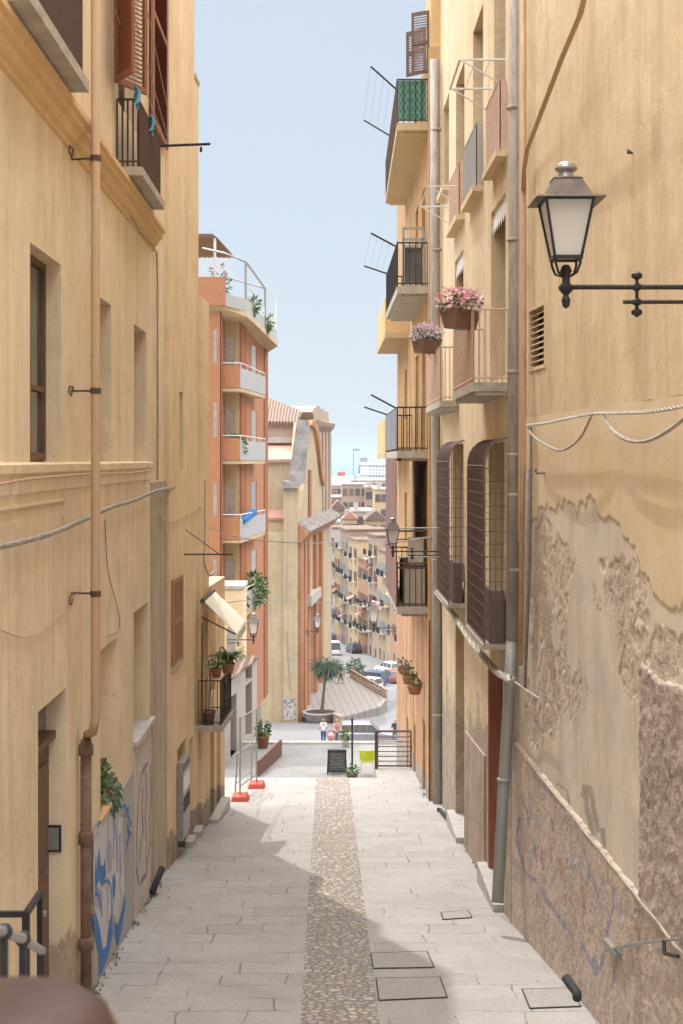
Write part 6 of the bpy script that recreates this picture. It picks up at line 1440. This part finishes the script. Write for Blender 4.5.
# ---- vehicles
def car(loc, rz, label, body, L_=4.0, Wd=1.7, H_=1.45, boxy=0.0, name='parked_car', group=None, cat='car'):
    t = thing(name, loc, label, cat, group, rz); h = L_ / 2; w_ = Wd / 2
    prof = [(-h, .32), (-h + .02, .62), (-h + .1, .88), (-h * .62, .93), (h * .46, .90), (h * .80, .78), (h * .97, .62), (h, .38), (h - .1, .25), (-h + .1, .25)]
    q = MB(); ks = (0, .12, .9, 1.0)
    secs = []
    for y, sxx in ((-w_, .90), (-w_ + .10, 1.0), (w_ - .10, 1.0), (w_, .90)):
        secs.append([Vector((x * (.985 if sxx < 1 else 1), y, .25 + (z - .25) * (sxx if z > .5 else 1))) for x, z in prof])
    k = len(prof); o0 = 0
    for s_ in secs: q.v += s_
    for i in range(3):
        for j in range(k): q.f.append((i * k + j, i * k + (j + 1) % k, (i + 1) * k + (j + 1) % k, (i + 1) * k + j)); q.mi.append(0)
    q.f.append(tuple(reversed(range(k)))); q.f.append(tuple(range(3 * k, 4 * k))); q.mi += [0, 0]
    q.build('body', body, t, local=True, bevel=.03)
    def cab(f0, f1, t0, t1, ins, z0, z1):
        return [(-h * f0, -w_ + ins[0], z0), (h * f1, -w_ + ins[0], z0), (h * f1, w_ - ins[0], z0), (-h * f0, w_ - ins[0], z0), (-h * t0, -w_ + ins[1], z1), (h * t1, -w_ + ins[1], z1), (h * t1, w_ - ins[1], z1), (-h * t0, w_ - ins[1], z1)]
    rear = .93 - .0 * boxy
    q = MB(); q.hexa(cab(rear, .44, rear - .14, .12, (.07, .2), .88, H_ - .06)); q.build('windows', M['glass'], t, local=True, bevel=.03)
    q = MB(); q.hexa(cab(rear - .10, .14, rear - .20, .06, (.19, .26), H_ - .08, H_))
    for fx0, fx1 in ((.44, .12), (-.02, -.05), (-.45, -.42), (-rear, -rear + .14)):
        for sy_ in (-1, 1): q.bar((h * fx0, sy_ * (w_ - .065), .88), (h * fx1, sy_ * (w_ - .195), H_ - .05), .07, .05)
    q.build('roof', body, t, local=True, bevel=.02)
    for sx_ in (-.62, .62):
        for sy_ in (-1, 1):
            q = MB(); c_ = (h * sx_, sy_ * (w_ - .12), .31)
            def whl(r, y0, y1, n_=16):
                vs_ = []; fs_ = []
                for i in range(n_):
                    a = 2 * math.pi * i / n_; vs_ += [(c_[0] + r * math.cos(a), c_[1] + y0, c_[2] + r * math.sin(a)), (c_[0] + r * math.cos(a), c_[1] + y1, c_[2] + r * math.sin(a))]
                for i in range(n_): j = (i + 1) % n_; fs_.append((2 * i, 2 * j, 2 * j + 1, 2 * i + 1))
                fs_ += [tuple(range(0, 2 * n_, 2)), tuple(range(1, 2 * n_, 2))]; return vs_, fs_
            q.add(*whl(.31, -.11, .11)); wh = q.build('wheel', M['rubber'], t, local=True)
            q = MB(); q.add(*whl(.20, sy_ * .112, sy_ * .125)); q.build('rim', M['steel'], wh, local=True)
    for sy_ in (-1, 1):
        q = MB(); q.box(h * .90, h * .985, sy_ * (w_ - .34) - .13, sy_ * (w_ - .34) + .13, .56, .70); q.build('headlight', M['opal'], t, local=True)
        q = MB(); q.box(-h - .015, -h + .06, sy_ * (w_ - .2) - .09, sy_ * (w_ - .2) + .09, .62, .86); q.build('tail_light', M['red_plastic'], t, local=True)
    return t
M['car_silver'] = simple('silver_mauve_paint', (0.33, 0.31, 0.34), .3, .4, vs=2, var=.1)
M['car_white'] = simple('white_car_paint', (0.72, 0.72, 0.70), .3, 0, vs=2, var=.08)
M['car_dark'] = simple('dark_car_paint', (0.06, 0.06, 0.08), .3, .2, vs=2, var=.1)
M['car_blue'] = simple('dark_blue_car_paint', (0.05, 0.09, 0.19), .3, .2, vs=2, var=.1)
M['car_red'] = simple('dull_red_car_paint', (0.30, 0.10, 0.09), .3, .2, vs=2, var=.1)
p = at(367, 746, 98); car((p.x, 98, -19.55), R(2), 'silver mauve hatchback parked side-on beyond the terrace edge', M['car_silver'], 4.3, 1.75, 1.5)
def cz(Y): 
    for (y0, z0), (y1, z1) in zip(TP, TP[1:]):
        if y0 <= Y <= y1: return z0 + (z1 - z0) * (Y - y0) / (y1 - y0)
p = at(366, 0, 150); car((p.x, 150, cz(150) + .2), R(142), 'white hatchback parked at an angle by the stone balustrade', M['car_white'], 3.7, 1.65, 1.5)
p = at(369, 0, 157); car((p.x, 157, cz(157) + .2), R(150), 'dark blue car half hidden behind the white hatchback', M['car_blue'], 4.4, 1.75, 1.6)
p = at(333.8, 0, 205); car((p.x, 205, cz(205) + .2), R(98), 'small white van driving up at the left side of the far road', M['car_white'], 4.2, 1.7, 2.0, name='parked_van', cat='van')
p = at(330.5, 0, 228); car((p.x, 228, cz(228) + .2), R(98), 'dark car at the very far end of the road next to the church wall', M['car_dark'], 4.2, 1.7, 1.5)
p = at(354, 0, 208); car((p.x, 208, cz(208) + .2), R(104), 'dark car parked against the far row of houses', M['car_dark'], 4.0, 1.6, 1.5)
p = at(391, 0, 160); car((p.x, 160, cz(160) + .2), R(110), 'dull red car at the right edge behind the white hatchback', M['car_red'], 4.0, 1.6, 1.5)
p = at(388, 0, 172); car((p.x, 172, cz(172) + .2), R(120), 'white car partly hidden furthest right along the far road', M['car_white'], 4.0, 1.6, 1.5)
p = at(355, 0, 168); bush((p.x, 168, cz(168) + .1), (1.0, 1.0, .9), 300, .35, 'rounded green shrub in a tub left of the dark blue car', 'leaf_grey', 'potted_shrub', 'stone')

# ================================================================== people
def skin_mesh(name, joints, edges, mat, parent, sub=2):
    names = list(joints); idx = {k: i for i, k in enumerate(names)}
    me = bpy.data.meshes.new(name); me.from_pydata([joints[k][0] for k in names], [(idx[a], idx[b]) for a, b in edges], [])
    o = bpy.data.objects.new(name, me); COL.objects.link(o)
    sk = o.modifiers.new('skin', 'SKIN')
    for i, k in enumerate(names):
        r = joints[k][1]; me.skin_vertices[0].data[i].radius = r if isinstance(r, tuple) else (r, r)
    me.skin_vertices[0].data[0].use_root = True
    o.modifiers.new('sub', 'SUBSURF').levels = sub
    dg = bpy.context.evaluated_depsgraph_get(); dg.update()
    nm = bpy.data.meshes.new_from_object(o.evaluated_get(dg)); bpy.data.objects.remove(o)
    for p in nm.polygons: p.use_smooth = True
    nm.materials.clear(); nm.materials.append(mat); r = bpy.data.objects.new(name, nm); COL.objects.link(r); r.parent = parent; return r
def person(loc, rz, label, shirt, pants, hair, lean=0.0, stride=.1, longhair=False, arms=(0.1, 0.1), h=1.7, sit=False):
    t = thing('person', loc, label, 'person', None, rz); k = h / 1.7; L = lambda x, y, z: (x * k, (y + lean * max(0, z - .9)) * k, z * k)
    hip = .92; J = {'pel': (L(0, 0, hip), (.14 * k, .10 * k)), 'waist': (L(0, 0, 1.08), (.12 * k, .09 * k)), 'chest': (L(0, 0, 1.28), (.15 * k, .10 * k)), 'neckb': (L(0, .01, 1.43), (.07 * k, .06 * k)), 'neck': (L(0, .015, 1.49), .05 * k), 'head': (L(0, .03, 1.60), (.075 * k, .09 * k)), 'crown': (L(0, .02, 1.68), (.06 * k, .075 * k))}
    E = [('pel', 'waist'), ('waist', 'chest'), ('chest', 'neckb'), ('neckb', 'neck'), ('neck', 'head'), ('head', 'crown')]
    for s_, nm, ar in ((-1, 'l', arms[0]), (1, 'r', arms[1])):
        st = stride * s_
        J.update({nm + 'sh': (L(s_ * .17, 0, 1.38), .055 * k), nm + 'el': (L(s_ * .22, .02 + ar * .5, 1.12), .04 * k), nm + 'wr': (L(s_ * .21, .06 + ar * 1.6, .90 + ar * .5), .028 * k), nm + 'ha': (L(s_ * .20, .09 + ar * 1.9, .82 + ar * .6), (.035 * k, .018 * k)),
                  nm + 'hi': (L(s_ * .09, 0, .86), .085 * k), nm + 'kn': (L(s_ * .10, st * .6 + .03, .48), .06 * k), nm + 'an': (L(s_ * .10, st, .09), .04 * k), nm + 'to': (L(s_ * .11, st + .17, .03), (.04 * k, .025 * k))})
        E += [('chest', nm + 'sh'), (nm + 'sh', nm + 'el'), (nm + 'el', nm + 'wr'), (nm + 'wr', nm + 'ha'), ('pel', nm + 'hi'), (nm + 'hi', nm + 'kn'), (nm + 'kn', nm + 'an'), (nm + 'an', nm + 'to')]
    skin_mesh('body', J, E, M['skin'], t)
    def infl(v, f): return (v[0], tuple(x * f for x in (v[1] if isinstance(v[1], tuple) else (v[1], v[1]))))
    S = {q_: infl(J[q_], 1.16) for q_ in ('waist', 'pel', 'chest', 'neckb')}
    for nm in 'lr': S[nm + 'sh'] = infl(J[nm + 'sh'], 1.3); S[nm + 'el'] = infl(J[nm + 'el'], 1.35)
    skin_mesh('shirt', S, [('waist', 'pel'), ('waist', 'chest'), ('chest', 'neckb')] + [('chest', n_ + 'sh') for n_ in 'lr'] + [(n_ + 'sh', n_ + 'el') for n_ in 'lr'], shirt, t)
    S = {'pel': infl(J['pel'], 1.12)}
    for nm in 'lr':
        for a_ in ('hi', 'kn', 'an'): S[nm + a_] = infl(J[nm + a_], 1.25)
    skin_mesh('trousers', S, [('pel', n_ + 'hi') for n_ in 'lr'] + [(n_ + 'hi', n_ + 'kn') for n_ in 'lr'] + [(n_ + 'kn', n_ + 'an') for n_ in 'lr'], pants, t)
    H = {'a': (L(0, -.015, 1.66), (.085 * k, .095 * k)), 'b': (L(0, -.03, 1.58), (.08 * k, .06 * k))}; EE = [('a', 'b')]
    if longhair: H['c'] = (L(0, -.07, 1.42), (.09 * k, .04 * k)); EE.append(('b', 'c'))
    skin_mesh('hair', H, EE, hair, t)
    return t
def grd(Y): return cz(Y)
p = at(323.5, 0, 93); person((p.x, 93, grd(93) + .16), R(10), 'person in a white shirt and blue trousers standing left beyond the terrace edge', M['shirt_white'], M['trouser_blue'], M['hair_dark'], .05, .08)
p = at(336, 0, 92); person((p.x, 92, grd(92) + .16), R(200), 'person with long light brown hair and pink top pushing a pram beyond the terrace', M['shirt_pink'], M['trouser_grey'], M['hair_brown'], .12, .2, True, (.25, .25))
p = at(341, 733, 137); person((p.x, 137, -21.5), R(80), 'person in a dark red jacket walking beside the balustrade', M['shirt_red'], M['trouser_grey'], M['hair_dark'], .1, .25)
p = at(344.5, 733, 137); person((p.x, 136.4, -21.5), R(80), 'shorter person in pale clothes just right of the dark red jacket', M['shirt_pink'], M['shirt_white'], M['hair_dark'], 0, .2, h=1.5)
p = at(395.3, 0, 92); person((p.x, 92, grd(92) + .16), R(170), 'person in dark clothes passing at the right behind the iron gate', M['car_dark'], M['trouser_grey'], M['hair_dark'], 0, .2)
# pram
p = at(331, 0, 91); pr = thing('pram', (p.x, 91, grd(91) + .16), 'small pink and grey pram in front of the long-haired person', 'pram'); c = Vector(pr.location)
q = MB(); q.lathe([(.12, .35), (.24, .5), (.27, .72), (.22, .74)], c, 10); q.build('seat', M['shirt_pink'], pr)
q = MB()
for i in range(7):
    a = math.pi * i / 6; q.tube([c + Vector((-.26 * math.cos(a), 0, .7 + .28 * math.sin(a))), c + Vector((-.26 * math.cos(a) + .02, .16, .7 + .24 * math.sin(a)))], .05, 5)
q.build('hood', M['shirt_red'], pr)
q = MB(); q.tube([c + Vector((-.2, 0, .1)), c + Vector((.25, 0, .75)), c + Vector((.45, 0, .95))], .016, 5); q.tube([c + Vector((.25, 0, .1)), c + Vector((-.1, 0, .45))], .016, 5); q.build('frame', M['steel'], pr)
for x in (-.22, .26):
    q = MB(); q.tube([c + Vector((x + .11 * math.cos(a), 0, .12 + .11 * math.sin(a))) for a in [i * math.pi / 6 for i in range(13)]], .02, 5); q.build('wheel', M['rubber'], pr)

# ================================================================== things close to the camera
# manhole covers in the paving
def cover(pts, label, fr=True):
    P_ = []
    for x, y in pts:
        Y_ = 4.3 * F / (y - 601); P_.append(Vector(((x - CX) * Y_ / F, Y_, ground(Y_) + .007)))
    t = thing('manhole_cover', tuple(sum(P_, Vector()) / 4), label, 'manhole cover')
    q = MB(); q.prism(P_, (0, 0, .006)); q.build('lid', M['manhole'], t)
    q = MB()
    for a, b in zip(P_, P_[1:] + P_[:1]): q.bar(a + Vector((0, 0, .004)), b + Vector((0, 0, .004)), .016, .006)
    q.build('joint', M['joint'], t)
cover([(373, 969), (434, 968), (427, 952), (371, 954)], 'upper of the two large stone manhole covers beside the cobble strip')
cover([(379, 1001), (447, 998), (440, 978), (376, 979)], 'lower of the two large stone manhole covers beside the cobble strip')
cover([(443, 920), (472, 918), (468, 911), (441, 913)], 'small square cover in the paving near the foot of the corner downpipe')
cover([(530, 1009), (581, 1007), (570, 989), (522, 990)], 'stone cover next to the black hose end by the right wall')
# black bent hose by the wall
q = MB(); pts = []
for x, y, up_ in ((566, 978, .10), (571, 985, .13), (577, 993, .10), (577, 998, .02)):
    Y_ = 10.75 + (998 - y) * .012; pts.append(Vector(((x - CX) * Y_ / F, Y_, (HY - y) * Y_ / F)))
q.tube(pts, .036, 10); o = q.build('black_hose', M['rubber'], None, True); center(o); tag(o, 'short bent black rubber hose end sticking out at the foot of the right wall', 'hose')
q = MB(); pts = []
for x, y in ((162, 872), (158, 882), (155, 890)):
    Y_ = 20.6; pts.append(Vector(((x - CX) * 21.0 / F, 21.0 - (y - 872) * .02, (HY - y) * 20.8 / F)))
q.tube(pts, .05, 8); o = q.build('black_hose', M['rubber'], None, True); center(o); tag(o, 'short black pipe stub at the foot of the left wall beside the mortar strip', 'hose')
q = MB()
for (x0, y0, x1, y1) in ((437, 812, 440, 812), (440, 812, 450, 824)):
    Ya = 4.3 * F / (y0 - 601); Yb = 4.3 * F / (y1 - 601); q.tube([((x0 - CX) * Ya / F, Ya, ground(Ya) + .05), ((x1 - CX) * Yb / F, Yb, ground(Yb) + .05)], .04, 6)
o = q.build('ground_hose', M['rubber']); center(o); tag(o, 'dark hose lying on the paving at the foot of the far downpipe', 'hose')
# handrail beside the steps
hr = thing('stair_handrail', (-1.2, 5.8, -3.4), 'grey tube handrail with ball joints on black posts at the lower left corner', 'handrail')
pa = at(-20, 926, 4.75); pb = at(4, 932, 5.05); pc = at(23, 939, 5.6); pd = at(42, 951, 6.3)
q = MB(); q.tube([at(-60, 915, 4.2), pa, pb, pc, pd], .019, 10); q.build('handrail', M['steel'], hr, True)
for p, lift in ((pb, 1), (pc, 1)):
    q = MB(); q.lathe([(0, -.032), (.02, -.026), (.031, -.008), (.031, .008), (.02, .026), (0, .032)], p, 12); q.build('ball_joint', M['iron'], hr, True)
for p in (pb, pc, pd):
    q = MB(); q.bar((p.x, p.y, -3.9), (p.x, p.y, p.z), .026, .026); q.build('post', M['iron'], hr)
bk = thing('black_barrier', (-2.2, 10.0, ground(10)), 'plain black square-bar railing in front of the recessed door', 'railing')
q = MB(); a = at(-40, 914, 10.0); b = at(26, 914, 10.2); q.bar(a, b, .04); q.bar((b.x, b.y, ground(10.2)), (b.x, b.y, b.z + .02), .05); q.bar((b.x + .0, b.y + .5, ground(10.7)), (b.x, b.y + .5, b.z), .04); q.bar(b, (b.x, b.y + .5, b.z), .04); q.build('frame', M['iron'], bk)
# leather padded stool, very near
st = thing('padded_stool', (-.47, 2.05, -1.6), 'round brown leather padded top very near the camera, blurred in the bottom left corner', 'stool')
c = Vector(st.location); p = at(48, 980, 2.05)
cx_ = at(30, 0, 2.05).x - .03
st.location.x = cx_; LOC[st.name] = Vector(st.location); c = Vector(st.location)
zt = at(0, 998, 2.05).z
q = MB(); q.lathe([(.0, zt - c.z - .13), (.13, zt - c.z - .13), (.148, zt - c.z - .10), (.152, zt - c.z - .06), (.143, zt - c.z - .028), (.115, zt - c.z - .010), (.06, zt - c.z - .002), (.0, zt - c.z)], c, 40); q.build('seat', M['leather'], st, True)
q = MB(); q.tube([c + Vector((.1535 * math.cos(a * math.pi / 24), .1535 * math.sin(a * math.pi / 24), zt - c.z - .052)) for a in range(49)], .004, 6, False); q.build('piping', M['wood_dark'], st, True)
q = MB(); q.tube([c + Vector((0, 0, zt - c.z - .13)), c + Vector((0, 0, .02))], .025, 10); q.lathe([(.0, 0), (.2, 0), (.2, .015), (.03, .04), (0, .04)], c, 20); q.build('pedestal', M['steel'], st)
# small weeds along the wall feet
q = MB()
for i in range(90):
    Y_ = random.uniform(11.5, 22); p = Vector((-2.56 + random.uniform(0, .05), Y_, ground(Y_))); q.leaves(p, (.03, .04, .02), 7, .035, 1.6, 0, .2)
for i in range(60):
    Y_ = random.uniform(19.5, 33); p = Vector((2.42 if Y_ < 30 else 2.18, Y_, ground(Y_))); q.leaves(p, (.03, .04, .02), 6, .03, 1.6, 0, .2)
o = q.build('weeds', M['leaf_grey']); o['kind'] = 'stuff'; o['label'] = 'tiny weeds growing along the foot of the walls'; o['category'] = 'weeds'
# boxes and air conditioner on the lowest stacked balcony
ac = thing('air_conditioner', tuple(W7.P(1.0, -3.2, .3)), 'dusty beige air-conditioning unit on the lowest of the stacked balconies', 'air conditioner')
q = MB(); q.wbox(W7, .6, 1.0, -3.19, -2.4, .04, .5); q.build('casing', M['ac_white'], ac, bevel=.02)
q = MB(); q.wbox(W7, .6, .62, -2.3, -1.7, .08, .42); q.build('panel', M['ac_white'], ac)
cb = thing('cardboard_boxes', tuple(W7.P(2.0, -3.2, .3)), 'jumble of dark boxes piled behind the air conditioner on the lowest stacked balcony', 'boxes')
for a_, b_, z0, z1 in ((1.3, 2.0, -3.19, -2.6), (2.1, 2.7, -3.19, -2.3), (1.4, 1.9, -2.6, -2.2)):
    q = MB(); q.wbox(W7, a_, b_, z0, z1, .1, .5); q.build('box', M['wood_pale' if z0 > -3 else 'brown_pot'], cb)
cs_ = thing('green_cabinet', tuple(W7.P(1.5, 3.8, .2)), 'tall glazed green cabinet frame on the second stacked balcony', 'cabinet')
q = MB(); x0, x1, z0, z1 = .06, .50, 3.8, 5.15
for n_ in (x0, x1): q.bar(W7.P(1.0, z0, n_), W7.P(1.0, z1, n_), .05)
for z_ in (z0 + .05, z0 + .95, z0 + 1.1, z1): q.bar(W7.P(1.0, z_, x0), W7.P(1.0, z_, x1), .05)
q.build('frame', M['green_pipe'], cs_)
q = MB(); q.wbox(W7, 1.02, 1.05, z0 + .1, z0 + .92, x0 + .03, x1 - .03); q.build('pane', M['glass'], cs_)
# ------------------------------------------------------------------ haze
HAZE = 0.00011
m = bpy.data.materials.new('haze'); m.use_nodes = True; n = m.node_tree.nodes; l = m.node_tree.links
n.remove(n['Principled BSDF']); pv = n.new('ShaderNodeVolumePrincipled'); pv.inputs['Color'].default_value = (.62, .80, 1.0, 1); pv.inputs['Density'].default_value = HAZE; pv.inputs['Anisotropy'].default_value = .2
l.new(pv.outputs[0], n['Material Output'].inputs['Volume'])
q = MB(); q.box(-40500, 40500, -120, 45500, -62, 62); o = q.build('haze', m); o['kind'] = 'stuff'; o['label'] = 'thin bluish haze over the harbour and town'
